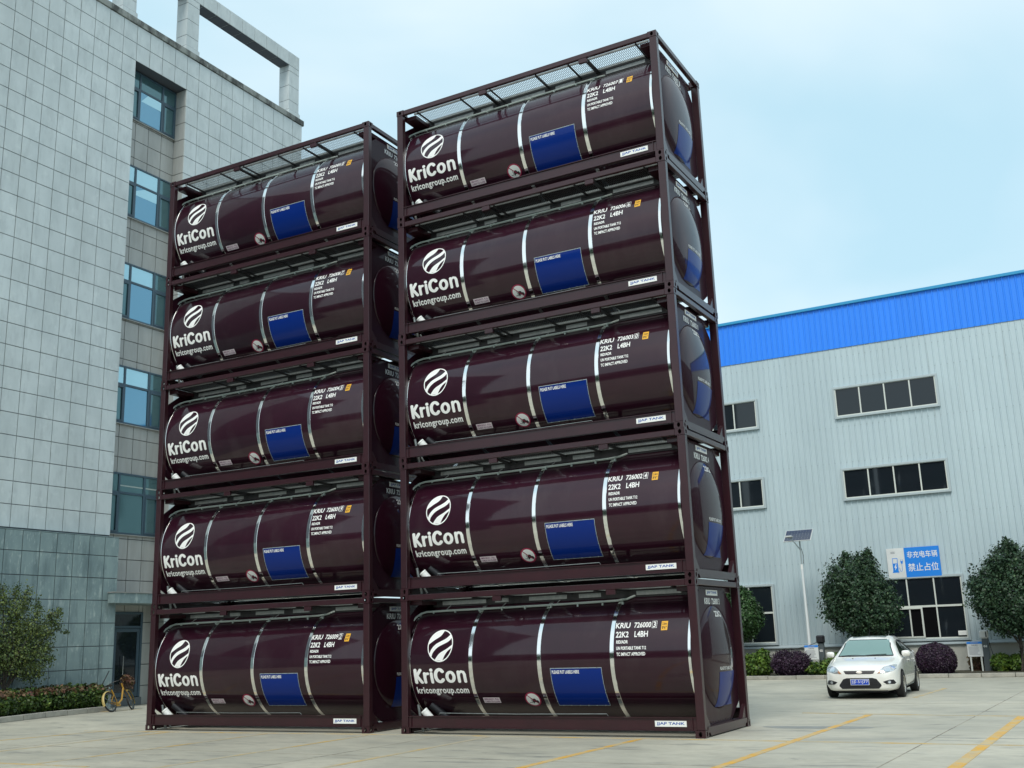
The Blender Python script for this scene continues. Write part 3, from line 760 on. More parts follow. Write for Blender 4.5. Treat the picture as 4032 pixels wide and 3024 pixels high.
# left bed: kerb, hedge, shrub-tree
kl = empty('kerb', (0, 0, 0), kind='structure')
kp = [Vector((-12.3, -3.0, 0)), Vector((-13.46, 1.16, 0)), Vector((-13.97, 2.93, 0)), Vector((-14.3, 5.3, 0))]
kmesh = MB().box(-.13, 0, 0, .74, 0, .15).mesh('kerb_stone', M['kerb'], bevel=.012)
for a, b in zip(kp[:-1], kp[1:]):
    d = b - a; nst = max(1, round(d.length / .75))
    for k in range(nst):
        p = a.lerp(b, k / nst); st = link('kerb_stone', kmesh, kl, loc=(p.x, p.y, random.uniform(-.005, .004)), rot=(0, 0, math.atan2(-d.x, d.y)))
        st.scale = (1, d.length / nst / .75, 1)
bed = MB(); poly = [(p.x - .1, p.y) for p in kp] + [(-15.3, 5.3), (-15.25, -3.0)]
bed.prism(poly, -.02, .12, 'z'); bed.build('planting_bed', M['soil'], kind='structure')
hd = empty('hedge', (-14.6, 2.0, .12), label='clipped green hedge with reddish tips along the office building', cat='hedge')
hl = []; hr = []
for k in range(15):
    y = -2.4 + k * .54; x = np.interp(y, [p.y for p in kp], [p.x for p in kp]) - .50
    hl.append((x + 14.6, y - 2.0, .32 + .02 * math.sin(k * 1.7), .40, .38, .36)); hr.append((x + 14.6, y - 2.0, .54 + .03 * math.sin(k * 1.3), .34, .36, .13))
leaf_obj('foliage', leaves(hl, 34000, .07, noise=.10, cutz=.0, elong=1.35), M['leaf_hedge'], hd)
leaf_obj('red_shoots', leaves(hr, 4200, .07, noise=.22, shell=(.8, 1.15), elong=1.5, cutz=.48), M['leaf_red'], hd)
stb = MB()
for k in range(15): stb.tube([(hl[k][0], hl[k][1], -.02), (hl[k][0] + .03, hl[k][1] + .05, .4)], [.02, .012], 5)
stb.build('stems', M['bark'], hd, kind='stuff')
ol = [(.0, .1, 1.5, .7, .78, .55), (.1, .75, 1.65, .55, .6, .55), (-.1, -.3, 1.9, .6, .7, .7), (.1, .55, 2.3, .55, .6, .5), (.0, 1.25, 2.2, .32, .42, .36), (0, 1.55, 2.60, .16, .25, .28),
      (.1, .2, 2.85, .35, .35, .45), (0, -.15, 3.1, .22, .22, .42), (0, .65, 3.15, .16, .18, .38), (.1, .85, 1.15, .4, .45, .35), (0, -.9, 2.2, .5, .5, .7), (0, 1.72, 2.35, .10, .18, .14), (0, 1.3, 1.75, .2, .3, .2), (0, 1.75, 2.75, .07, .14, .18), (0, 1.0, 2.85, .12, .16, .35), (0, -.45, 3.3, .12, .14, .35), (0, .3, 3.3, .12, .12, .3), (0, 1.45, 1.45, .16, .25, .12), (0, 2.0, 2.2, .06, .16, .10)]
ot = tree('shrub_tree', (-14.75, 2.0, .12), ol, 15000, .042, M['leaf_mid'], 'spreading olive-green young tree rising behind the hedge', 'tree', None, ((.05, .12, 0), (.0, .1, 1.2), .06, .04, 3), 5, noise=.26, inner=.3, shell=(.5, 1.2))
br = MB()
for (x, y, z) in ((0, 1.5, 2.75), (.1, .2, 3.2), (0, -.15, 3.45), (0, .65, 3.45), (.1, 1.2, 1.6), (0, 1.85, 2.4), (0, -.9, 2.6)):
    br.tube([(.03, .1, .6), (x * .5, .1 + (y - .1) * .4, .6 + (z - .6) * .55), (x, y, z)], [.03, .018, .006], 6)
br.build('limbs', M['bark'], ot, smooth=True)

# ------------------------------------------------------------------ tank containers
CL, CW, CH = 6.058, 2.438, 2.591
TR, TYC, TZC = 1.165, CW / 2, 1.30
def cyl(x, a, off=0.003):
    R_ = TR + off; return (x, TYC - R_ * math.cos(a), TZC + R_ * math.sin(a))
def wrap(mb, vs_, fs, off=.003, step=.035, mi=0):
    """flat decal with x in metres and y in radians round the tank, laid on the cladding"""
    v2, f2 = slice2d(vs_, fs, step); mb.add([cyl(p[0], p[1], off) for p in v2], f2, mi)
def A(d): return rad(d)
def box_hole(mb, quad, hw, hh, depth):
    """square face (4 corners) with an oval hole and a short inner wall"""
    P = [Vector(p) for p in quad]; c = sum(P, Vector()) / 4; ex = (P[1] - P[0]).normalized(); ey = (P[3] - P[0]).normalized(); nn = ex.cross(ey)
    n = 16; ring = []; outer = []
    W = (P[1] - P[0]).length / 2; H = (P[3] - P[0]).length / 2
    for k in range(n):
        w = 2 * PI * (k + .5) / n; cx, sx = math.cos(w), math.sin(w)
        ring.append(c + ex * hw * cx + ey * hh * sx)
        s = min(W / max(abs(cx), 1e-6), H / max(abs(sx), 1e-6)); outer.append(c + ex * cx * s + ey * sx * s)
    b = len(mb.v)
    vs_ = outer + ring + [p - nn * depth for p in ring]
    fs = []
    for k in range(n):
        k2 = (k + 1) % n
        fs.append((k, k2, n + k2, n + k)); fs.append((n + k, n + k2, 2 * n + k2, 2 * n + k))
    mb.add(vs_, fs)
    # corners
    for q in range(4):
        pc = P[q]; best = sorted(range(n), key=lambda k: (outer[k] - pc).length)[:2]
        mb.add([outer[best[0]], pc, outer[best[1]]], [(0, 1, 2)])
def casting_mesh():
    mb = MB(); a, b, c = .178, .162, .118
    V8 = [(0, 0, 0), (a, 0, 0), (a, b, 0), (0, b, 0), (0, 0, c), (a, 0, c), (a, b, c), (0, b, c)]
    mb.add(V8, [(0, 3, 2, 1), (4, 5, 6, 7)])
    for q in ((0, 1, 5, 4), (1, 2, 6, 5), (2, 3, 7, 6), (3, 0, 4, 7)):
        box_hole(mb, [V8[i] for i in q], .030, .042, .012)
    me = bpy.data.meshes.new('corner_casting'); me.from_pydata(mb.v, [], mb.f); me.materials.append(M['maroon'])
    return me
class Proto: pass
def make_container():
    t = empty('tank_container')
    cm = casting_mesh()
    for x in (0, CL - .178):
        for y in (0, CW - .162):
            for z in (.002, CH - .118): link('corner_casting', cm, t, loc=(x, y, z))
    for x0, x1 in ((.005, .150), (CL - .150, CL - .005)):
        for y0, y1 in ((.005, .125), (CW - .125, CW - .005)):
            p_ = MB().box(x0, x1, y0, y1, .12, CH - .118).build('post', M['maroon'], t, bevel=.008)
    xi = .178; xj = CL - .178
    for s in (0, 1):
        Y = (lambda a: a) if s == 0 else (lambda a: CW - a)
        MB().box(xi, xj, min(Y(.005), Y(.08)), max(Y(.005), Y(.08)), 2.478, 2.583).build('top_side_rail', M['maroon'], t, bevel=.008)
        br = MB()
        br.box(xi - .03, xj + .03, min(Y(.034), Y(.046)), max(Y(.034), Y(.046)), .126, .316)
        br.box(xi - .03, xj + .03, min(Y(.006), Y(.11)), max(Y(.006), Y(.11)), .316, .328)
        br.box(xi - .03, xj + .03, min(Y(.006), Y(.11)), max(Y(.006), Y(.11)), .114, .126)
        br.box(.215, .225, min(Y(.010), Y(.034)), max(Y(.010), Y(.034)), .126, .316)
        br.box(xj - .05, xj - .04, min(Y(.010), Y(.034)), max(Y(.010), Y(.034)), .126, .316)
        br.build('bottom_side_rail', M['maroon'], t)
        for xa, xb in ((2.075, 2.255), (4.395, 4.575)):
            MB().box(xa, xb, min(Y(.012), Y(.07)), max(Y(.012), Y(.07)), 2.385, 2.476).build('rail_bracket', M['maroon'], t, bevel=.004)
    for s in (0, 1):
        X = (lambda a: a) if s == 0 else (lambda a: CL - a)
        lo, hi = min(X(.006), X(.09)), max(X(.006), X(.09))
        MB().box(lo, hi, .164, CW - .164, 2.484, 2.583).build('top_end_rail', M['maroon'], t, bevel=.008)
        er = MB(); er.prism([(.164, .160), (CW - .164, .160), (CW - .164, .075), (CW - .25, .075), (CW - .29, .022), (.29, .022), (.25, .075), (.164, .075)], lo, hi, 'x')
        lo2, hi2 = min(X(.09), X(.17)), max(X(.09), X(.17))
        er.box(lo2, hi2, .164, CW - .164, .150, .162)
        er.build('bottom_end_rail', M['maroon'], t)
        for f in (0, 1):
            Y = (lambda a: a) if f == 0 else (lambda a: CW - a)
            gs = MB(); gs.prism([(Y(.128), .163), (Y(.128), .40), (Y(.19), .36), (Y(.36), .163)], min(X(.03), X(.10)), max(X(.03), X(.10)), 'x')
            gs.build('corner_gusset', M['maroon'], t)
    # tank shell
    prof = [(.085, TR - .06), (.100, TR - .022), (.120, TR - .004), (.135, TR), (CL / 2, TR), (CL - .165, TR), (CL - .150, TR - .004), (CL - .142, TR - .02)]
    n = 144; mb = MB(); vs_ = []; fs = []
    for x, r in prof:
        for k in range(n):
            w = 2 * PI * k / n; vs_.append((x, TYC - r * math.cos(w), TZC + r * math.sin(w)))
    for i in range(len(prof) - 1):
        for k in range(n): fs.append((i * n + k, i * n + (k + 1) % n, (i + 1) * n + (k + 1) % n, (i + 1) * n + k))
    mb.add(vs_, fs); tank = mb.build('tank', M['tank'], t, smooth=True)
    # ends: eight-sided plate with a dished head
    octo = [(.13, .46), (.62, .165), (CW - .62, .165), (CW - .13, .46), (CW - .13, 2.14), (CW - .60, 2.475), (.60, 2.475), (.13, 2.14)]
    DR, DD, DZ = .885, .165, 1.275
    def ray_oct(c, s):
        best = 9
        for i in range(8):
            (y1, z1), (y2, z2) = octo[i], octo[(i + 1) % 8]
            ay, az = y1 - TYC, z1 - DZ; by, bz = y2 - y1, z2 - z1
            den = c * bz - s * by
            if abs(den) < 1e-9: continue
            tt = (ay * bz - az * by) / den; uu = (ay * s - az * c) / den
            if tt > 0 and -1e-6 <= uu <= 1 + 1e-6: best = min(best, tt)
        return best
    def dish(r):
        if r >= DR: return 0.0
        q = r / DR
        return DD * (1 - q * q) ** .62
    def end_surface(y, z):
        return CL - .142 + dish(math.hypot(y - TYC, z - DZ))
    for s in (0, 1):
        X = (lambda a: a) if s == 1 else (lambda a: CL - a - .05)
        nk = 96; pl = MB(); v = []
        for k in range(nk):
            w = 2 * PI * k / nk; c, sn = math.cos(w), math.sin(w); ro = ray_oct(c, sn)
            v += [(X(CL - .142), TYC + c * DR * .985, DZ + sn * DR * .985), (X(CL - .142), TYC + c * ro, DZ + sn * ro), (X(CL - .165), TYC + c * ro, DZ + sn * ro)]
        f = []
        for k in range(nk):
            a, b = 3 * k, 3 * ((k + 1) % nk)
            f += [(a, a + 1, b + 1, b), (a + 1, a + 2, b + 2, b + 1)]
        pl.add(v, f); plate = pl.build('end_plate', M['endplate'], t)
        rv_ = MB()
        for i in range(8):
            (y1, z1), (y2, z2) = octo[i], octo[(i + 1) % 8]; L_ = math.hypot(y2 - y1, z2 - z1); m_ = max(2, int(L_ / .12))
            for q in range(m_):
                y = y1 + (y2 - y1) * (q + .5) / m_; z = z1 + (z2 - z1) * (q + .5) / m_
                y += (TYC - y) * .03; z += (DZ - z) * .03
                rv_.box(min(X(CL - .141), X(CL - .134)), max(X(CL - .141), X(CL - .134)), y - .008, y + .008, z - .008, z + .008)
        rv_.build('rivets', M['maroon'], plate, kind='stuff')
        dm = MB(); v = []; f = []; nr = 20
        for i in range(nr + 1):
            q = math.sin(i / nr * PI / 2); r = DR * q
            for k in range(nk):
                w = 2 * PI * k / nk; v.append((X(CL - .142 + dish(r)), TYC + r * math.cos(w), DZ + r * math.sin(w)))
        for i in range(nr):
            for k in range(nk): f.append((i * nk + k, i * nk + (k + 1) % nk, (i + 1) * nk + (k + 1) % nk, (i + 1) * nk + k))
        dm.add(v, f); dm.build('tank_end', M['dome'], t, smooth=True)
        if s == 1:
            vs2, f2 = grid_mesh(lambda a, b: (end_surface(.92 + .93 * a, .43 + .585 * b) + .004, .92 + .93 * a, .43 + .585 * b), 24, 20)
            MB().add(vs2, f2).build('blue_panel', M['blue'], plate, smooth=True)
            tx = MB(); v2, f2 = fit_text('PLEASE PUT LABELS HERE', .94, 1.60, 1.045, 1.10, .01); v2, f2 = slice2d(v2, f2, .03)
            tx.add([(end_surface(*p) + .004, p[0], p[1]) for p in v2], f2); tx.build('lettering', M['white'], plate)
            jb = MB().box(CL - .141, CL - .130, .90, 1.50, 2.325, 2.42).build('maker_board', M['whiteplastic'], plate)
            tx = MB(); v2, f2 = fit_text('JJAP TANK', .94, 1.46, 2.345, 2.40, .012); tx.add([(CL - .128, p[0], p[1]) for p in v2], f2); tx.build('lettering', M['bluetext'], plate)
            tx = MB(); v2, f2 = fit_text('22K2', 1.06, 1.38, 1.955, 2.055, .012); v2, f2 = slice2d(v2, f2, .025)
            tx.add([(end_surface(*p) + .004, p[0], p[1]) for p in v2], f2); tx.build('lettering', M['white'], plate)
    # bands
    for xb in (.156, 1.54, 2.99, 4.43, CL - .205):
        hw_ = .040 if .5 < xb < 5.5 else .027
        bm_ = MB(); v = []; f = []; n = 96
        for k in range(n):
            w = 2 * PI * k / n
            for dx, dr in ((-hw_, .0), (-hw_ + .004, .006), (hw_ - .004, .006), (hw_, .0)): v.append((xb + dx, TYC - (TR + dr) * math.cos(w), TZC + (TR + dr) * math.sin(w)))
        for k in range(n):
            for j in range(3): f.append((4 * k + j, 4 * ((k + 1) % n) + j, 4 * ((k + 1) % n) + j + 1, 4 * k + j + 1))
        bm_.add(v, f); bd = bm_.build('steel_band', M['steel'], tank, smooth=True)
        cb = MB()
        for a in (47, 44):
            p = cyl(xb, A(a), .012); cb.box(p[0] - .02, p[0] + .02, p[1] - .012, p[1] + .012, p[2] - .012, p[2] + .012)
        cb.build('band_clasp', M['darkplastic'], tank)
    # printed logo
    lg = MB(); cx, ca = .853, A(15.6); ru, rvv = .283, A(15.3)
    def UV(u, v): return (cx + ru * u, ca + rvv * v)
    def spline(pts, m_=18):
        P = [Vector(p) for p in pts]; P = [P[0] * 2 - P[1]] + P + [P[-1] * 2 - P[-2]]; out = []
        segs = len(P) - 3
        for i in range(m_ + 1):
            tt = i / m_ * segs; k = min(int(tt), segs - 1); q = tt - k; a, b, c, d = P[k:k + 4]
            out.append(.5 * ((2 * b) + (c - a) * q + (2 * a - 5 * b + 4 * c - d) * q * q + (3 * b - a - 3 * c + d) * q ** 3))
        return out
    def ribbon(c1, c2):
        m_ = len(c1); vv = [UV(p.x, p.y) for p in c1] + [UV(p.x, p.y) for p in c2]
        wrap(lg, vv, [(i, i + 1, m_ + i + 1, m_ + i) for i in range(m_ - 1)])
    ribbon(spline([(.15, .95), (-.06, .6), (-.53, .33), (-.93, .07)]), [Vector((math.cos(w), math.sin(w))) * .97 for w in [rad(81 + (176 - 81) * i / 18) for i in range(19)]])
    ribbon(spline([(.72, .69), (.36, .4), (-.32, .1), (-.66, -.2), (-.82, -.53)]), spline([(.87, .47), (.57, .2), (-.15, -.1), (-.53, -.43), (-.65, -.73)]))
    ribbon(spline([(.96, .03), (.53, -.23), (.02, -.47), (-.23, -.7), (-.38, -.89)]), spline([(.95, -.15), (.62, -.37), (.4, -.63), (.24, -.93)]))
    ringo = [UV(math.cos(2 * PI * k / 64), math.sin(2 * PI * k / 64)) for k in range(64)]; ringi = [UV(.93 * math.cos(2 * PI * k / 64), .93 * math.sin(2 * PI * k / 64)) for k in range(64)]
    wrap(lg, ringo + ringi, [(k, (k + 1) % 64, 64 + (k + 1) % 64, 64 + k) for k in range(64)], off=.0036)
    lg.build('round_logo', M['white'], tank)
    kc = MB(); kx = lambda p: (.250 + (p[0] - 45) / 1040 * 1.19); ka = lambda p: A(-19.6 + (1300 - p[1]) / 340 * 14.2)
    def el(c, rx, ry, a0, a1, m_=22): return [(c[0] + rx * math.cos(rad(a0 + (a1 - a0) * i / m_)), c[1] - ry * math.sin(rad(a0 + (a1 - a0) * i / m_))) for i in range(m_ + 1)]
    strokes = [([(78, 990), (83, 1268)], 31), ([(180, 990), (95, 1135)], 31), ([(112, 1125), (196, 1266)], 31), ([(262, 1065), (268, 1266)], 29), ([(266, 1135), (276, 1095), (298, 1075), (326, 1073)], 29),
               ([(397, 1065), (405, 1266)], 29), ([(396, 992), (397, 998)], 33), (el((560, 1120), 80, 135, 42, 318), 34), (el((770, 1150), 68, 104, 0, 360), 31),
               ([(925, 1040), (934, 1258)], 29), ([(930, 1105), (945, 1055), (985, 1036), (1025, 1050), (1044, 1100), (1050, 1258)], 29)]
    for i, (pth, r) in enumerate(strokes):
        v2, f2 = stroke(pth, r); wrap(kc, [(kx(p), ka(p)) for p in v2], f2, off=.003 + .0004 * (i % 4))
    kc.build('brand_name', M['white'], tank)
    def deco(name, body, x0, x1, a1, a0, m, bold=.02, off=.003, **kw):
        mb = MB(); v2, f2 = fit_text(body, x0, x1, A(a0), A(a1), bold, **kw); wrap(mb, v2, f2, off, .03); return mb
    deco('', 'kricongroup.com', .262, 1.425, -22.6, -31.4, None, .019, spacing=1.08).build('web_address', M['white'], tank)
    tl = MB()
    for body, x0, x1, a1, a0, b in (('22K2', 4.50, 4.74, 22.6, 17.4, .014), ('L4BH', 4.85, 5.10, 22.6, 17.4, .014), ('RID/ADR', 4.515, 4.735, 15.0, 12.2, .02), ('UN PORTABLE TANK T12', 4.518, 5.074, 9.7, 6.9, .02), ('TC IMPACT APPROVED', 4.52, 5.057, 4.8, 1.9, .02)):
        tl = MB(); v2, f2 = fit_text(body, x0, x1, A(a0), A(a1), b); wrap(tl, v2, f2, .003, .03); tl.build('type_lettering', M['white'], tank)
    yl = MB(); wrap(yl, [(5.335, A(22.6)), (5.45, A(22.6)), (5.45, A(31)), (5.335, A(31))], [(0, 1, 2, 3)], .003); yl.build('height_label', M['yellowlab'], tank)
    yt = MB()
    for body, a1, a0 in (('2.6m', 29.8, 27.4), ('8\'6"', 26.3, 23.8)):
        v2, f2 = fit_text(body, 5.35, 5.435, A(a0), A(a1), .01); wrap(yt, v2, f2, .0045, .03)
    yt.build('height_lettering', M['black'], tank)
    BX0, BX1, BA1, BA0 = 3.215, 4.21, -7.6, -43.0
    bp = MB(); wrap(bp, [(BX0, A(BA0)), (BX1, A(BA0)), (BX1, A(BA1)), (BX0, A(BA1))], [(0, 1, 2, 3)], .003); bpo = bp.build('blue_panel', M['blue'], tank)
    bb = MB(); e = .010
    for (x0, x1, a0, a1) in ((BX0 - e, BX1 + e, BA1, BA1 + .6), (BX0 - e, BX1 + e, BA0 - .6, BA0), (BX0 - e, BX0, BA0, BA1), (BX1, BX1 + e, BA0, BA1)):
        wrap(bb, [(x0, A(a0)), (x1, A(a0)), (x1, A(a1)), (x0, A(a1))], [(0, 1, 2, 3)], .005)
    bb.build('panel_edge', M['flash'], tank)
    rvt = MB()
    for k in range(6):
        for a in (BA1 + .2, BA0 - .2):
            p = cyl(BX0 + (BX1 - BX0) * (k + .5) / 6, A(a), .006); rvt.box(p[0] - .007, p[0] + .007, p[1] - .007, p[1] + .007, p[2] - .007, p[2] + .007)
    for k in range(4):
        for x in (BX0 - .004, BX1 + .004):
            p = cyl(x, A(BA0 + (BA1 - BA0) * (k + .5) / 4), .006); rvt.box(p[0] - .007, p[0] + .007, p[1] - .007, p[1] + .007, p[2] - .007, p[2] + .007)
    rvt.build('panel_rivets', M['galv'], tank, kind='stuff')
    deco('', 'PLEASE PUT LABELS HERE', BX0 + .02, BX0 + .56, -9.0, -12.0, None, .016, .005).build('panel_lettering', M['white'], tank)
    el_ = MB(); wrap(el_, [(1.675, A(-40.2)), (2.03, A(-40.2)), (2.03, A(-34.1)), (1.675, A(-34.1))], [(0, 1, 2, 3)], .003); el_.build('emergency_label', M['pinklab'], tank)
    et = MB()
    for body, a1, a0 in (('EMERGENCY - PULL', -34.9, -36.7), ('CABLE TO CLOSE', -37.6, -39.4)):
        v2, f2 = fit_text(body, 1.695, 2.01, A(a0), A(a1), .008); wrap(et, v2, f2, .0045, .03)
    et.build('emergency_lettering', M['purpletext'], tank)
    nx, na = 2.722, A(-36.5); nr_ = .160; nv = nr_ / TR
    dd = MB(); pts = [(nx + nr_ * .9 * math.cos(2 * PI * k / 40), na + nv * .9 * math.sin(2 * PI * k / 40)) for k in range(40)]
    wrap(dd, pts, [tuple(range(40))], .003); sgn = dd.build('warning_disc', M['whiteplastic'], tank)
    rr = MB(); po = [(nx + nr_ * math.cos(2 * PI * k / 40), na + nv * math.sin(2 * PI * k / 40)) for k in range(40)]; pi_ = [(nx + nr_ * .84 * math.cos(2 * PI * k / 40), na + nv * .84 * math.sin(2 * PI * k / 40)) for k in range(40)]
    wrap(rr, po + pi_, [(k, (k + 1) % 40, 40 + (k + 1) % 40, 40 + k) for k in range(40)], .0045)
    dx, dv = .7071 * nr_ * .88, .7071 * nv * .88; q = .035
    wrap(rr, [(nx - dx - nr_ * q, na + dv - nv * q), (nx - dx + nr_ * q, na + dv + nv * q), (nx + dx + nr_ * q, na - dv + nv * q), (nx + dx - nr_ * q, na - dv - nv * q)], [(0, 1, 2, 3)], .0062)
    rr.build('warning_ring', M['redprint'], tank)
    fk = MB()
    F = lambda u, v: (nx + nr_ * u, na + nv * v)
    wrap(fk, [F(-.12, -.38), F(.45, -.38), F(.62, -.5), F(.72, -.38), F(.60, -.1), F(.40, -.1), F(.28, .12), F(-.02, .12), F(-.12, -.05)], [tuple(range(9))], .0052)
    for u in (.0, .48):
        wrap(fk, [F(u + .09 * math.cos(2 * PI * k / 12), -.44 + .09 * math.sin(2 * PI * k / 12)) for k in range(12)], [tuple(range(12))], .0056)
    for pth in ([(-.25, .18), (-.18, -.42)], [(-.18, -.42), (-.52, -.42)]):
        v2, f2 = stroke([F(*p) for p in pth], .004); wrap(fk, v2, f2, .0054)
    fk.build('forklift_pictogram', M['black'], tank)
    # board on the bottom rail
    rb = MB().box(5.17, 5.73, .022, .033, .178, .272).build('maker_board', M['whiteplastic'], t)
    tx = MB(); v2, f2 = fit_text('JJAP TANK', 5.20, 5.70, .198, .252, .014); tx.add([(p[0], .020, p[1]) for p in v2], f2); tx.build('maker_lettering', M['bluetext'], t)
    # pipe along the shoulder with drains and clips
    pa = [(.06, 40), (.10, 46), (.17, 51), (.28, 53.5), (.8, 54), (1.6, 54.2), (3.0, 54.8), (4.35, 56.5), (4.55, 58.5), (4.68, 65), (4.8, 76)]
    pp = MB(); pp.tube([cyl(x, A(a), .03) for x, a in pa], .021, 8); pipe = pp.build('pipe', M['pipe'], t, smooth=True)
    for x in (.45, .95, 1.5, 2.0, 2.5, 3.05, 3.6, 4.1, 4.5):
        p = cyl(x, A(53.5), .02); MB().box(x - .012, x + .012, p[1] - .03, p[1] + .01, p[2] - .03, p[2] + .02).build('pipe_clip', M['pipe'], pipe)
    for x in (.72, 1.98, 3.14):
        dl = MB(); dl.tube([cyl(x, A(55), .03), cyl(x + .01, A(60), .03), cyl(x + .02, A(70), .03), cyl(x + .12, A(76), .03)], .010, 6); dl.build('drain_tube', M['galv'], pipe, smooth=True)
    # walkway: grating, edges, cross bars
    wk = empty('walkway'); wk.parent = t
    gb = MB(); ny = 9
    x = .40; k = 0
    while x < 5.80:
        v = []; f = []
        for i in range(ny + 1):
            y = .185 + (.62 - .185) * i / ny; xo = x + (.007 if i % 2 else -.007)
            v += [(xo - .0048, y, 2.512), (xo + .0048, y, 2.512), (xo + .0048, y, 2.518), (xo - .0048, y, 2.518)]
        for i in range(ny):
            for j in range(4): f.append((4 * i + j, 4 * (i + 1) + j, 4 * (i + 1) + (j + 1) % 4, 4 * i + (j + 1) % 4))
        gb.add(v, f); x += .038; k += 1
    gb.build('grating', M['grate'], wk, kind='stuff')
    for ya, yb, za in ((.160, .184, 2.495), (.622, .650, 2.485)): MB().box(.35, 5.84, ya, yb, za, 2.530).build('walkway_edge', M['galv'], wk)
    for xb, w in ((.50, .03), (1.60, .035), (2.16, .075), (2.32, .03), (3.40, .035), (4.14, .035), (4.53, .085), (5.6, .03)):
        MB().box(xb - w / 2, xb + w / 2, .082, .72, 2.455, 2.484).build('cross_bar', M['tray'], wk)
    for xa, xb in ((.55, 1.55), (1.75, 2.05), (2.5, 3.3), (3.55, 4.0), (4.7, 5.55)):
        MB().box(xa, xb, .672, .680, 2.38, 2.455).build('spill_tray_side', M['galv'], wk)
    MB().box(.32, 5.74, .682, .70, 2.345, 2.505).build('tray_beam', M['tray'], wk)
    MB().box(.32, 5.74, .70, 1.74, 2.468, 2.478).build('top_cover', M['tray'], wk)
    MB().box(.32, 5.74, 1.74, 1.76, 2.345, 2.505).build('tray_beam', M['tray'], wk)
    for a, b in ((.12, .40), (CL - .40, CL - .145)):
        MB().box(a, b, .165, CW - .165, 2.392, 2.476).build('end_header', M['maroon'], t)
    # release cable, document tubes, cap at the left end
    cb = MB(); cb.tube([(.78, .13, .345), (.80, .12, .375), (2.45, .115, .362), (4.25, .115, .372), (4.27, .13, .335)], .0065, 6); cb.build('release_cable', M['galv'], t, smooth=True)
    cpm = MB(); cpm.tube([(.60, .20, .22), (.545, .16, .30), (.47, .11, .405)], [.072, .072, .070], 18); cpm.tube([(.468, .1087, .408), (.452, .098, .43)], [.074, .070], 18)
    cpm.build('white_cap', M['whiteplastic'], t, smooth=True)
    dt = MB(); dt.tube([(.74, .52, .24), (.45, .36, .52)], .075, 16); dt.build('document_tube', M['darkplastic'], t, smooth=True)
    vl = MB(); vl.tube([(.30, .30, .02), (.26, .28, .26), (.22, .26, .52)], .028, 10); vl.tube([(.36, .4, .03), (.30, .36, .16)], .02, 8); vl.build('outlet_valve', M['galv'], t, smooth=True)
    return t, end_surface
proto, END_SURF = make_container()
PLATE = [c for c in proto.children if c.name.startswith('end_plate')]
STACK_R = ['726000 3', '726002 4', '726003 0', '726006 6', '726007 1']
STACK_L = ['726009 2', '726001 9', '726004 5', '726008 7', '726005 0']
LEV = ['bottom', 'second from the bottom', 'middle', 'second from the top', 'topmost']
def number_decals(t, num):
    n6, d = num.split(); tank = [c for c in t.children if c.name.split('.')[0] == 'tank'][0]
    plate = [c for c in t.children if c.name.split('.')[0] == 'end_plate' and any(k.name.startswith('blue_panel') for k in c.children)][0]
    mb = MB()
    for body, x0, x1 in (('KRIU', 4.48, 4.755), (n6, 4.83, 5.145), (d, 5.183, 5.232)):
        tb = MB(); v2, f2 = fit_text(body, x0, x1, A(25.6), A(30.8), .013); wrap(tb, v2, f2, .003, .03); tb.build('serial_lettering', M['white'], tank)
    e = .006; x0, x1, a0, a1 = 5.163, 5.252, 24.9, 31.5; ea = .35
    for p, q, r_, s_ in ((x0, x1, a1 - ea, a1), (x0, x1, a0, a0 + ea), (x0, x0 + e, a0 + ea, a1 - ea), (x1 - e, x1, a0 + ea, a1 - ea)):
        wrap(mb, [(p, A(r_)), (q, A(r_)), (q, A(s_)), (p, A(s_))], [(0, 1, 2, 3)], .003)
    mb.build('check_digit_box', M['white'], tank)
    for body, y0, y1 in (('KRIU', .80, 1.10), (n6, 1.17, 1.52), (d, 1.56, 1.605)):
        v2, f2 = fit_text(body, y0, y1, 2.17, 2.28, .02); v2, f2 = slice2d(v2, f2, .03)
        MB().add([(END_SURF(*p) + .004, p[0], p[1]) for p in v2], f2).build('serial_lettering', M['white'], plate)
STX = [0.0, .004, -.006, .004, .0]
all_c = [proto]
for i in range(9): all_c.append(copy_tree(proto))
for i in range(5):
    for stack, (nums, base, rz, off, side) in enumerate(((STACK_R, (0, 0), 0.0, 0, 'right'), (STACK_L, (-6.7992, -.0649), .00744, 5, 'left'))):
        t = all_c[off + i]; t.location = (base[0] + STX[i], base[1] + STX[(i + 2) % 5] * .6, i * CH); t.rotation_euler = (0, 0, rz)
        tag(t, f'dark maroon tank container numbered {nums[i]}, {LEV[i]} of the {side}-hand stack', 'tank container', 'maroon tank containers stacked five high')
        number_decals(t, nums[i])

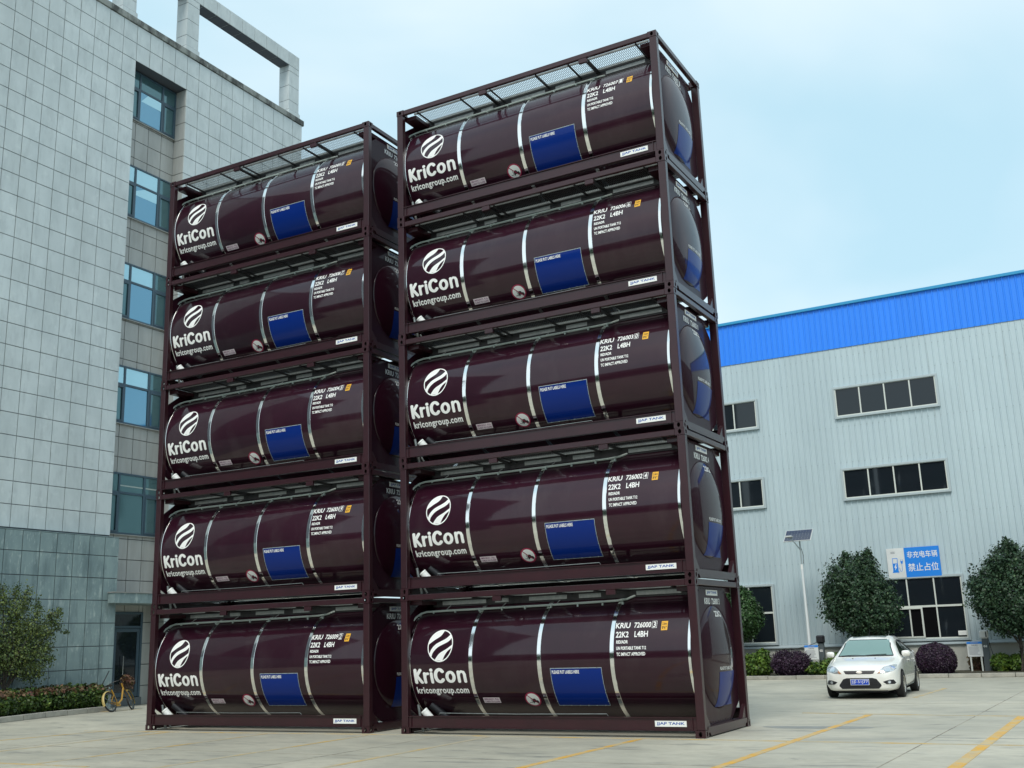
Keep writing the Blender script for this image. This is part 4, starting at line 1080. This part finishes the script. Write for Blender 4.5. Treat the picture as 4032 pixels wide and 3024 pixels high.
# ------------------------------------------------------------------ white car
def make_car():
    t = empty('parked_car', (6.47, 10.02, 0), rad(2.3), label='white five-door hatchback with a blue number plate parked facing the camera', cat='car')
    ST = np.array([
        # y     hw    zb   belt  hwsh  zsh   zc
        (0.00, .56, .25, .47, .44, .56, .585), (.025, .67, .225, .54, .50, .635, .655), (.09, .765, .20, .61, .56, .71, .725), (.22, .845, .185, .675, .62, .775, .795),
        (.45, .89, .18, .735, .67, .835, .862), (.87, .912, .18, .81, .71, .905, .935), (1.15, .918, .18, .87, .73, .955, .995), (1.30, .918, .18, .895, .725, 1.02, 1.065),
        (1.60, .92, .18, .92, .655, 1.20, 1.255), (1.98, .92, .18, .94, .585, 1.375, 1.445), (2.4, .92, .18, .96, .565, 1.435, 1.495), (3.0, .92, .18, .985, .56, 1.43, 1.49),
        (3.6, .91, .19, 1.01, .53, 1.36, 1.41), (4.0, .885, .22, 1.0, .55, 1.15, 1.20), (4.2, .85, .26, .95, .58, 1.0, 1.03), (4.32, .78, .32, .80, .56, .86, .88), (4.34, .70, .36, .70, .5, .76, .78)])
    ys = ST[:, 0]
    def hermite(xs, vals, x):
        k = int(np.clip(np.searchsorted(xs, x) - 1, 0, len(xs) - 2)); h = xs[k + 1] - xs[k]; q = (x - xs[k]) / h
        d = np.diff(vals, axis=0) / np.diff(xs)[:, None]
        def slope(i):
            if i == 0: return d[0]
            if i == len(xs) - 1: return d[-1]
            a, b = d[i - 1], d[i]; return np.where(a * b > 0, 2 * a * b / (a + b + 1e-12), 0)
        m0, m1 = slope(k), slope(k + 1)
        return (2 * q**3 - 3 * q**2 + 1) * vals[k] + (q**3 - 2 * q**2 + q) * h * m0 + (-2 * q**3 + 3 * q**2) * vals[k + 1] + (q**3 - q**2) * h * m1
    def section(y):
        hw, zb, belt, hwsh, zsh, zc = hermite(ys, ST[:, 1:], y)
        pts = np.array([(0, zb), (.80 * hw, zb), (.965 * hw, zb + .10), (hw, zb + .42 * (belt - zb)), (.972 * hw, belt - .02), (.935 * hw if zsh - belt > .15 else .90 * hw, belt + .025 if zsh - belt > .15 else belt + .4 * (zsh - belt)), (hwsh, zsh), (.62 * hwsh, zc - .3 * (zc - zsh)), (0, zc)])
        return pts
    yl = np.unique(np.concatenate([np.linspace(0, .3, 13), np.linspace(.3, 4.0, 50), np.linspace(4.0, 4.34, 12)]))
    def cr(P, m_=5):
        Q = np.vstack([P[0] * [-1, 1] if False else 2 * P[0] - P[1], P, 2 * P[-1] - P[-2]]); out = []
        for i in range(len(P) - 1):
            a, b, c, d = Q[i:i + 4]
            for j in range(m_):
                q = j / m_; tn = .42
                m0 = tn * (c - a); m1 = tn * (d - b)
                out.append((2 * q**3 - 3 * q**2 + 1) * b + (q**3 - 2 * q**2 + q) * m0 + (-2 * q**3 + 3 * q**2) * c + (q**3 - q**2) * m1)
        out.append(P[-1]); return np.array(out)
    v = []; rows = []
    for y in yl:
        s = cr(section(y)); full = [(x, y, z) for x, z in s] + [(-x, y, z) for x, z in s[-2:0:-1]]
        rows.append(len(full)); v += full
    n = rows[0]; f = []
    for i in range(len(yl) - 1):
        for k in range(n): f.append((i * n + k, i * n + (k + 1) % n, (i + 1) * n + (k + 1) % n, (i + 1) * n + k))
    f.append(tuple(range(n - 1, -1, -1))); f.append(tuple(range((len(yl) - 1) * n, len(yl) * n)))
    mb = MB().add(v, f); me = mb.mesh('body', M['carpaint']); shade(me, 50)
    bvh = BVHTree.FromPolygons([tuple(p) for p in v], [q for q in f if len(q) == 4] + [f[-2], f[-1]])
    def patch(poly, proj, off, m, name, step=.04, parent=t, sag=0):
        """lay a flat outline on the body: proj 'f' (x,z) from the front, 'l'/'r' (y,z) from the side, 't' (x,y) from above"""
        P = [Vector(p) for p in poly]; bound = []
        for i in range(len(P)):
            a, b = P[i], P[(i + 1) % len(P)]; m_ = max(1, int((b - a).length / step))
            bound += [a.lerp(b, k / m_) for k in range(m_)]
        pts = list(bound); x0 = min(p.x for p in P); x1 = max(p.x for p in P); y0 = min(p.y for p in P); y1 = max(p.y for p in P)
        xx = x0 + step / 2
        while xx < x1:
            yy = y0 + step / 2
            while yy < y1: pts.append(Vector((xx, yy))); yy += step
            xx += step
        nb = len(bound)
        r = mgeo.delaunay_2d_cdt(pts, [], [list(range(nb))], 1, 1e-5)
        vv, ff = r[0], r[2]; out = []
        for p in vv:
            if proj == 'f': o, d = Vector((p.x, -1, p.y)), Vector((0, 1, 0))
            elif proj == 'l': o, d = Vector((2, p.x, p.y)), Vector((-1, 0, 0))
            elif proj == 'r': o, d = Vector((-2, p.x, p.y)), Vector((1, 0, 0))
            else: o, d = Vector((p.x, p.y, 3)), Vector((0, 0, -1))
            h = bvh.ray_cast(o, d)
            if h[0] is None: h = bvh.find_nearest(o + d * 2)
            out.append(h[0] - d * off)
        mb = MB().add([tuple(p) for p in out], [tuple(q) for q in ff]); me = bpy.data.meshes.new(name); me.from_pydata(mb.v, [], mb.f); me.materials.append(m)
        bm = bmesh.new(); bm.from_mesh(me); bmesh.ops.recalc_face_normals(bm, faces=bm.faces)
        ref = {'f': Vector((0, -1, 0)), 'l': Vector((1, 0, 0)), 'r': Vector((-1, 0, 0)), 't': Vector((0, 0, 1))}[proj]
        if sum((fc.normal.dot(ref) for fc in bm.faces)) < 0: bmesh.ops.reverse_faces(bm, faces=bm.faces)
        bm.to_mesh(me); bm.free(); shade(me, 60)
        return link(name, me, parent)
    body = link('body', me, t)
    mir = lambda poly: [(-p[0], p[1]) for p in poly][::-1]
    patch([(-.70, .995), (.70, .995), (.66, 1.08), (.60, 1.22), (.575, 1.37), (.53, 1.40), (-.53, 1.40), (-.575, 1.37), (-.60, 1.22), (-.66, 1.08)], 'f', .006, M['rubber'], 'windscreen_seal', .06)
    patch([(-.675, 1.012), (.675, 1.012), (.635, 1.09), (.575, 1.22), (.55, 1.355), (.51, 1.385), (-.51, 1.385), (-.55, 1.355), (-.575, 1.22), (-.635, 1.09)], 'f', .010, M['carglass'], 'windscreen', .06)
    patch([(-.69, .985), (.69, .985), (.68, 1.006), (-.68, 1.006)], 'f', .013, M['rubber'], 'cowl', .06)
    patch([(-.385, .672), (.385, .672), (.335, .600), (.27, .592), (-.27, .592), (-.335, .600)], 'f', .005, M['darkplastic'], 'upper_grille')
    patch([(.40, .684), (-.40, .684), (-.40, .672), (.40, .672)], 'f', .008, M['carpaint'], 'grille_bar')
    gl = MB()
    emb = [(.075 * math.cos(2 * PI * k / 24), .635 + .034 * math.sin(2 * PI * k / 24)) for k in range(24)]
    patch(emb, 'f', .016, M['alloy'], 'emblem', .03)
    patch([(-.31, .500), (.31, .500), (.40, .475), (.50, .345), (.505, .31), (.44, .245), (-.44, .245), (-.505, .31), (-.50, .345), (-.40, .475)], 'f', .006, M['darkplastic'], 'lower_grille')
    for z in (.28, .31, .345, .38): patch([(-.40, z), (.40, z), (.40, z + .008), (-.40, z + .008)], 'f', .010, M['rubber'], 'grille_slat', .05)
    for s in (1, -1):
        S = (lambda p: p) if s == 1 else mir
        hl_ = patch(S([(.43, .600), (.52, .70), (.58, .757), (.70, .785), (.80, .80), (.845, .79), (.85, .70), (.80, .655), (.62, .612)]), 'f', .006, M['lampglass'], 'headlight', .03)
        patch(S([(.43, .600), (.50, .678), (.53, .66), (.50, .607)]), 'f', .009, mat('amber_lens', (.45, .22, .12), .15, coat=.6), 'indicator', .03, hl_)
        patch(S([(.42 + .245 + .068 * math.cos(2 * PI * k / 16), .70 + .058 * math.sin(2 * PI * k / 16)) for k in range(16)]), 'f', .012, M['chrome'], 'reflector', .03, hl_)
        patch(S([(.62 + .165 + .042 * math.cos(2 * PI * k / 16), .735 + .040 * math.sin(2 * PI * k / 16)) for k in range(16)]), 'f', .012, M['chrome'], 'reflector', .03, hl_)
        fg = patch(S([(.545, .405), (.70, .452), (.79, .45), (.835, .375), (.80, .345), (.62, .352)]), 'f', .006, M['darkplastic'], 'fog_lamp_recess', .03)
        patch(S([(.695 + .036 * math.cos(2 * PI * k / 14), .398 + .034 * math.sin(2 * PI * k / 14)) for k in range(14)]), 'f', .012, M['lampglass'], 'fog_lamp', .03, fg)
        sd = 'l' if s == 1 else 'r'
        patch([(1.50, .985), (1.60, 1.06), (1.95, 1.255), (2.25, 1.345), (2.62, 1.375), (3.15, 1.355), (3.55, 1.27), (3.72, 1.13), (3.70, 1.055), (2.6, 1.01)], sd, .007, M['carglass_dark'], 'side_window', .05)
        patch([(2.52, 1.0), (2.60, 1.0), (2.66, 1.385), (2.60, 1.385)], sd, .012, M['rubber'], 'door_pillar', .05)
        for ya in (.87, 3.51):
            patch([(ya + .355 * math.cos(2 * PI * k / 36), max(.19, .325 + .355 * math.sin(2 * PI * k / 36))) for k in range(36)], sd, .004, M['void'], 'wheel_arch', .05)  # flat near-black disc: shade of the wheel hollow put into colour
        for a, b, c, d in ((1.42, 1.40, .95, .30), (2.58, 2.60, .99, .30), (3.45, 3.15, .75, .32)):
            patch([(a, c), (a + .010, c), (b + .010, d), (b, d)], sd, .003, M['rubber'], 'door_seam', .05)
        patch([(1.2, .235), (3.2, .235), (3.2, .255), (1.2, .255)], sd, .004, M['flash'], 'sill_strip', .08)
        for y in (2.32, 3.28):
            h = bvh.ray_cast(Vector((2 * s, y, .86)), Vector((-s, 0, 0)))[0]
            MB().tube([(h.x + s * .02, y - .09, .86), (h.x + s * .03, y, .862), (h.x + s * .02, y + .09, .86)], [.012, .016, .012], 8).build('door_handle', M['carpaint'], t, smooth=True)
        mr = MB(); c = Vector((s * .955, 1.55, 1.035)); vv = []; ff = []
        for i in range(9):
            th = PI * i / 8
            for k in range(14):
                w = 2 * PI * k / 14; vv.append((c.x + .105 * math.sin(th) * math.copysign(abs(math.cos(w)) ** .6, math.cos(w)), c.y - .075 * math.cos(th) * (1 if math.cos(th) > 0 else .5), c.z + .075 * math.sin(th) * math.copysign(abs(math.sin(w)) ** .6, math.sin(w))))
        for i in range(8):
            for k in range(14): ff.append((i * 14 + k, i * 14 + (k + 1) % 14, (i + 1) * 14 + (k + 1) % 14, (i + 1) * 14 + k))
        mr.add(vv, ff); mo = mr.build('door_mirror', M['carpaint'], t, smooth=True)
        MB().tube([(s * .86, 1.60, .985), (s * .95, 1.59, 1.0)], [.035, .028], 8).build('mirror_arm', M['darkplastic'], mo, smooth=True)
        for ya in (.87, 3.51):
            wl = empty('wheel', (s * .835, ya, .315)); wl.parent = t
            ty = MB(); prof = [(-.105, .20), (-.105, .285), (-.085, .312), (.085, .312), (.103, .285), (.103, .215), (.085, .205)]; vv = []; ff = []; nn = 36
            for px_, r in prof:
                for k in range(nn): w = 2 * PI * k / nn; vv.append((s * px_, r * math.cos(w), r * math.sin(w)))
            for i in range(len(prof) - 1):
                for k in range(nn): ff.append((i * nn + k, i * nn + (k + 1) % nn, (i + 1) * nn + (k + 1) % nn, (i + 1) * nn + k))
            ty.add(vv, ff).build('tyre', M['rubber'], wl, smooth=True)
            rm = MB(); rm.torus((s * .085, 0, 0), (1, 0, 0), .198, .014, 32, 6)
            for k in range(10):
                w = 2 * PI * k / 10; d = Vector((0, math.cos(w), math.sin(w))); e = Vector((0, -math.sin(w), math.cos(w)))
                rm.add([tuple(Vector((s * .082, 0, 0)) + d * a + e * b + Vector((s * c_, 0, 0))) for a, b, c_ in ((.03, -.022, .012), (.03, .022, .012), (.2, .014, .0), (.2, -.014, .0))], [(0, 1, 2, 3)])
            rm.tube([(s * .06, 0, 0), (s * .096, 0, 0)], .04, 14)
            rm.build('rim', M['alloy'], wl, smooth=False)
            MB().tube([(s * .02, 0, 0), (s * .03, 0, 0)], .2, 28).build('brake_disc', M['polegrey'], wl)
    patch([(-.43, 2.08), (.43, 2.08), (.45, 2.75), (-.45, 2.75)], 't', .004, M['carglass_dark'], 'sunroof', .08)
    MB().tube([(0, 2.03, 1.42), (0, 2.05, 1.46), (0, 2.30, 1.66)], [.014, .007, .003], 6).build('aerial', M['rubber'], t, smooth=True)
    ub = MB().box(-.76, .76, .25, 4.1, .13, .30).build('underbody', M['void'], t)
    MB().box(-.62, .62, .10, .26, .155, .20).build('chin', M['rubber'], t)
    for xx, yy in ((-.28, .92), (.28, .92)):
        h = bvh.ray_cast(Vector((xx, yy, 3)), Vector((0, 0, -1)))[0]
        MB().box(xx - .015, xx + .015, yy - .012, yy + .012, h.z - .002, h.z + .012).build('washer_jet', M['darkplastic'], t)
    for a, b in (((-.60, 1.20, 1.005), (.02, 1.26, 1.035)), ((.0, 1.20, 1.012), (.52, 1.24, 1.03))):
        MB().tube([a, b], .010, 6).build('wiper', M['rubber'], t)
    pl = empty('number_plate', (0, -.035, .405)); pl.parent = t
    MB().box(-.225, .225, -.004, .02, -.072, .072).build('plate_frame', M['signwhite'], pl)
    MB().box(-.213, .213, -.008, -.003, -.060, .060).build('plate_face', M['plateblue'], pl)
    tx = MB()
    for body, x0, x1 in (('苏', -.195, -.140), ('F', -.128, -.085), ('51J77', -.045, .198)):
        flat_xz(*fit_text(body, x0, x1, -.043, .043, .004), -.0100, tx)
    flat_xz([(-.066 + .007 * math.cos(2 * PI * k / 8), .007 * math.sin(2 * PI * k / 8)) for k in range(8)], [tuple(range(8))], -.0100, tx)
    tx.build('plate_lettering', M['white'], pl)
    return t
car = make_car(); car.scale = (.975, .975, .985)

# ------------------------------------------------------------------ yellow bicycle
bk = empty('bicycle', (-13.76, 5.0, 0), label='yellow hire bicycle leaning by the hedge near the door', cat='bicycle')
# local: +x forward (towards the door), +z up, leaning to +y
fwd = Vector((-.24, .97, 0)); ang = math.atan2(fwd.y, fwd.x)
bk.rotation_euler = (rad(-19), 0, ang); bk.scale = (.94, .94, .94)
WR = .315
for nm, x, steer in (('wheel', 0, 0), ('wheel', 1.04, 18)):
    w = empty('wheel', (x, 0, WR), rad(steer)); w.parent = bk
    MB().torus((0, 0, 0), (0, 1, 0), WR - .022, .024, 36, 8).build('tyre', M['rubber'], w, smooth=True)
    sp = MB()
    for k in range(5):
        q = 2 * PI * k / 5
        sp.tube([(0, 0, 0), ((WR - .04) * math.cos(q), 0, (WR - .04) * math.sin(q))], .012, 5)
    sp.torus((0, 0, 0), (0, 1, 0), WR - .05, .010, 30, 6); sp.tube([(0, -.05, 0), (0, .05, 0)], .035, 10)
    sp.build('rim', M['polegrey'], w)
    fd = MB(); a0, a1 = (55, 200) if x == 0 else (-18, 120)
    v = []; f = []
    for k in range(15):
        q = rad(a0 + (a1 - a0) * k / 14)
        for yy, rr in ((-.045, WR + .012), (-.02, WR + .032), (.02, WR + .032), (.045, WR + .012)): v.append((rr * math.cos(q), yy, rr * math.sin(q)))
    for k in range(14):
        for j in range(3): f.append((4 * k + j, 4 * (k + 1) + j, 4 * (k + 1) + j + 1, 4 * k + j + 1))
    fd.add(v, f).build('mudguard', M['mudguard'], w, smooth=True)
fm = MB()
fm.tube([(.36, 0, .22), (.62, 0, .36), (.84, 0, .74)], [.030, .032, .028], 10)
fm.tube([(.36, 0, .22), (.28, 0, .50), (.22, 0, .70)], .024, 10)
fm.tube([(.84, 0, .66), (.80, 0, .88)], .026, 10)
for y in (-.06, .06):
    fm.tube([(.36, y * .5, .22), (0, y, WR)], .013, 8); fm.tube([(.27, y * .4, .56), (0, y, WR)], .011, 8)
    fm.tube([(.86, y, .64), (1.04, y, WR)], .014, 8)
fm.build('frame', M['bikeyellow'], bk, smooth=True)
MB().box(.25, .47, -.035, .035, .16, .27).build('chain_case', M['bikeyellow'], bk, bevel=.01)
sd = MB(); sd.tube([(.22, 0, .68), (.20, 0, .82)], .014, 8); sd.add([(.04, -.09, .85), (.10, -.085, .86), (.34, -.02, .85), (.34, .02, .85), (.10, .085, .86), (.04, .09, .85), (.06, 0, .79), (.30, 0, .80)],
    [(0, 1, 4, 5), (1, 2, 3, 4), (0, 6, 7, 2, 1), (5, 4, 3, 7, 6), (0, 5, 6), (2, 7, 3)])
sd.build('saddle', M['darkplastic'], bk)
hb = MB(); hb.tube([(.80, 0, .88), (.79, 0, .98)], .014, 8); hb.tube([(.62, -.29, .97), (.74, -.22, 1.0), (.80, 0, .99), (.74, .22, 1.0), (.62, .29, .97)], .013, 8)
hb.build('handlebar', M['darkplastic'], bk, smooth=True)
bs_ = MB()
for k in range(6): z = .70 + .045 * k; bs_.box(.90, 1.18, -.15, -.142, z, z + .02); bs_.box(.90, 1.18, .142, .15, z, z + .02); bs_.box(.90, .908, -.142, .142, z, z + .02); bs_.box(1.172, 1.18, -.142, .142, z, z + .02)
bs_.box(.90, 1.18, -.15, .15, .685, .695)
for x in (.90, .99, 1.08, 1.17):
    for y in (-.15, .142): bs_.box(x, x + .01, y, y + .008, .695, .95)
bs_.build('basket', M['brown'], bk)
MB().tube([(.30, .09, .02), (.34, .05, .22)], .010, 6).build('kickstand', M['polegrey'], bk)
MB().tube([(.36, -.12, .20), (.36, .12, .24)], .012, 6).build('crank', M['polegrey'], bk)
dry = empty('dry_plant_bundle', (-14.20, 5.93, .76), label='reddish dry plant bundle in the basket of the yellow bicycle', cat='plants')
leaf_obj('leaves', leaves([(0, 0, .05, .16, .16, .15), (.02, -.1, .16, .12, .14, .10)], 700, .06, noise=.3), M['leaf_red'], dry)
stk = MB(); stk.tube([(-14.25, 5.02, .80), (-14.75, 5.65, 1.14)], [.018, .014], 7)
stk.build('stick', M['darkplastic'], label='dark stick leaning over the hedge end beside the bicycle', cat='stick')

# ------------------------------------------------------------------ street furniture by the warehouse
lp = empty('solar_street_lamp', (2.17, 22.5, 0), label='white solar street lamp with a tilted panel in front of the warehouse', cat='street lamp')
MB().tube([(0, 0, .1), (0, 0, 2.2), (-.015, 0, 4.0)], [.066, .055, .042], 14).build('pole', M['polewhite'], lp, smooth=True)
MB().tube([(-.015, 0, 3.84), (-.015, 0, 4.02)], .048, 12).build('pole_collar', M['white'], lp, smooth=True)
MB().tube([(-.015, 0, 4.0), (-.01, 0, 4.95)], .027, 10).build('neck', M['flash'], lp, smooth=True)
MB().tube([(-.01, 0, 4.55), (-.10, -.18, 4.74), (-.24, -.42, 4.98)], [.022, .020, .018], 8).build('lamp_arm', M['flash'], lp, smooth=True)
hd_ = MB().box(-.38, -.14, -.62, -.38, 4.99, 5.05); hd_.build('lamp_head', M['lightgrey'], lp, bevel=.015)
MB().box(-.36, -.16, -.60, -.42, 4.975, 4.992).build('lamp_lens', M['polegrey'], lp)
pn = empty('solar_panel', (-.04, 0, 5.08)); pn.parent = lp; pn.rotation_euler = (rad(42), 0, rad(-2))
MB().box(-.51, .51, -.33, .33, -.015, .012).build('panel_frame', M['lightgrey'], pn, bevel=.004)
for i in range(9):
    for j in range(4):
        MB().box(-.485 + i * .108, -.485 + i * .108 + .105, -.305 + j * .153, -.305 + j * .153 + .151, .012, .016).build('solar_cell', M['solar'], pn)
MB().tube([(0, 0, -.20), (0, 0, 0)], .03, 8).build('panel_bracket', M['polegrey'], pn)
MB().tube([(.02, .03, 4.6), (.07, .03, 4.35), (.05, .02, 4.05)], .010, 6).build('lamp_cable', M['rubber'], lp, smooth=True)

def board(loc, label, legs):
    b = empty('notice_board', loc, label=label, cat='notice board', group='charging rules notice boards')
    MB().box(-.245, .245, -.01, .02, .0, .50).build('panel', M['signwhite'], b, bevel=.003)
    MB().box(-.245, .245, -.014, -.010, .43, .50).build('header', M['signblue'], b)
    t = MB(); flat_xz(*fit_text('充电须知', -.10, .10, .365, .405, .02), -.0125, t)
    t.build('lettering', M['black'], b)
    t = MB(); rr = random.Random(3)
    for k in range(8): flat_xz(*rect2(-.20, -.20 + .28 + .10 * rr.random(), .32 - k * .036, .335 - k * .036), -.0125, t)
    flat_xz(*rect2(-.12, .12, .455, .475), -.0165, t)
    t.build('small_print', M['greytext'], b)
    for x in (-.17, .17): MB().box(x - .025, x + .025, .0, .04, -loc[2] + .05, .0).build('leg', M['alu'], b)
board((2.28, 22.25, .62), 'white charging notice board with blue header beside the dark charging pile', 1)
board((7.61, 23.35, .58), 'white charging notice board with blue header beside the white-headed charging pile', 1)
def pile(loc, num, white, label, seed):
    p = empty('charging_pile', loc, label=label, cat='charging pile', group='car charging piles')
    MB().prism([(-.11, .0), (.11, .0), (.10, 1.12), (-.09, 1.12)], -.06, .08, 'y').build('post', M['polegrey'], p, bevel=.01)
    MB().box(-.14, .14, -.12, .10, 1.10, 1.38).build('charger_head', M['whiteplastic'] if white else M['darkplastic'], p, bevel=.04)
    MB().box(.05 if white else -.10, .09 if white else .10, -.128, -.11, 1.14, 1.34).build('socket_panel', M['darkplastic'], p, bevel=.01)
    t = MB(); flat_xz(*fit_text(num, -.055, .055, .80, .88, .03), -.064, t); t.build('lettering', M['white'], p)
    return p
p1 = pile((2.55, 22.62, .08), '02', False, 'dark charging pile numbered 02 left of the white car', 1)
p2 = pile((7.94, 23.5, .08), '01', True, 'charging pile numbered 01 with a pale head right of the purple ball bush', 2)
MB().tube([(-.05, -.12, 1.05), (-.25, -.35, .80), (-.42, -.42, .62), (-.46, -.44, .55)], .014, 7).build('charging_cable', M['rubber'], p1, smooth=True)
MB().tube([(-.05, -.10, 1.16), (-.4, -.3, 1.02), (-.8, -.45, .93), (-1.3, -.5, .9)], .010, 7).build('charging_cable', M['rubber'], p1, smooth=True)
MB().tube([(.12, -.08, 1.12), (.17, -.1, .8), (.24, -.1, .45), (.22, -.1, .1)], .012, 7).build('charging_cable', M['rubber'], p2, smooth=True)

# ------------------------------------------------------------------ out of frame: buildings and trees added for steel, tank ends and glass to reflect
ob = empty('reflection_block', (0, -62, 0), label='plain grey block added behind the camera, out of frame, for the steel tank bands to reflect', cat='building')
MB().box(-60, 75, -14, 0, 0, 12).build('wall', M['plaster'], ob)
for k in range(20):
    for z in (1.4, 5.2, 8.6): MB().box(-57 + k * 6.5, -53.5 + k * 6.5, -.02, .03, z, z + 1.8).build('window', M['glass_dark'], ob)
tw = []
for k in range(22): tw.append((-55 + k * 5.6 + random.uniform(-1, 1), -52 + random.uniform(-2, 2), 4.6 + random.uniform(-.8, .8), 3.0, 2.6, 3.6 + random.uniform(-.6, .8)))
leaf_obj('reflection_tree_belt', leaves(tw, 9000, .75, cutz=1.0, noise=.15), M['leaf_dark'], kind='stuff')  # unseen tree row added as a dark band for the steel to reflect
sb2 = empty('grey_annex', (38, 14, 0), label='grey five-storey annex added out of frame to the right, reflected in the glossy tank ends', cat='building')
MB().box(0, 14, -26, 26, 0, 16.5).build('wall', M['tile2'], sb2)
for k in range(8):
    for j in range(5): MB().box(-.03, .02, -23 + k * 6.2, -20.4 + k * 6.2, 1.2 + j * 3.2, 3.0 + j * 3.2).build('window', M['glass_dark'], sb2)
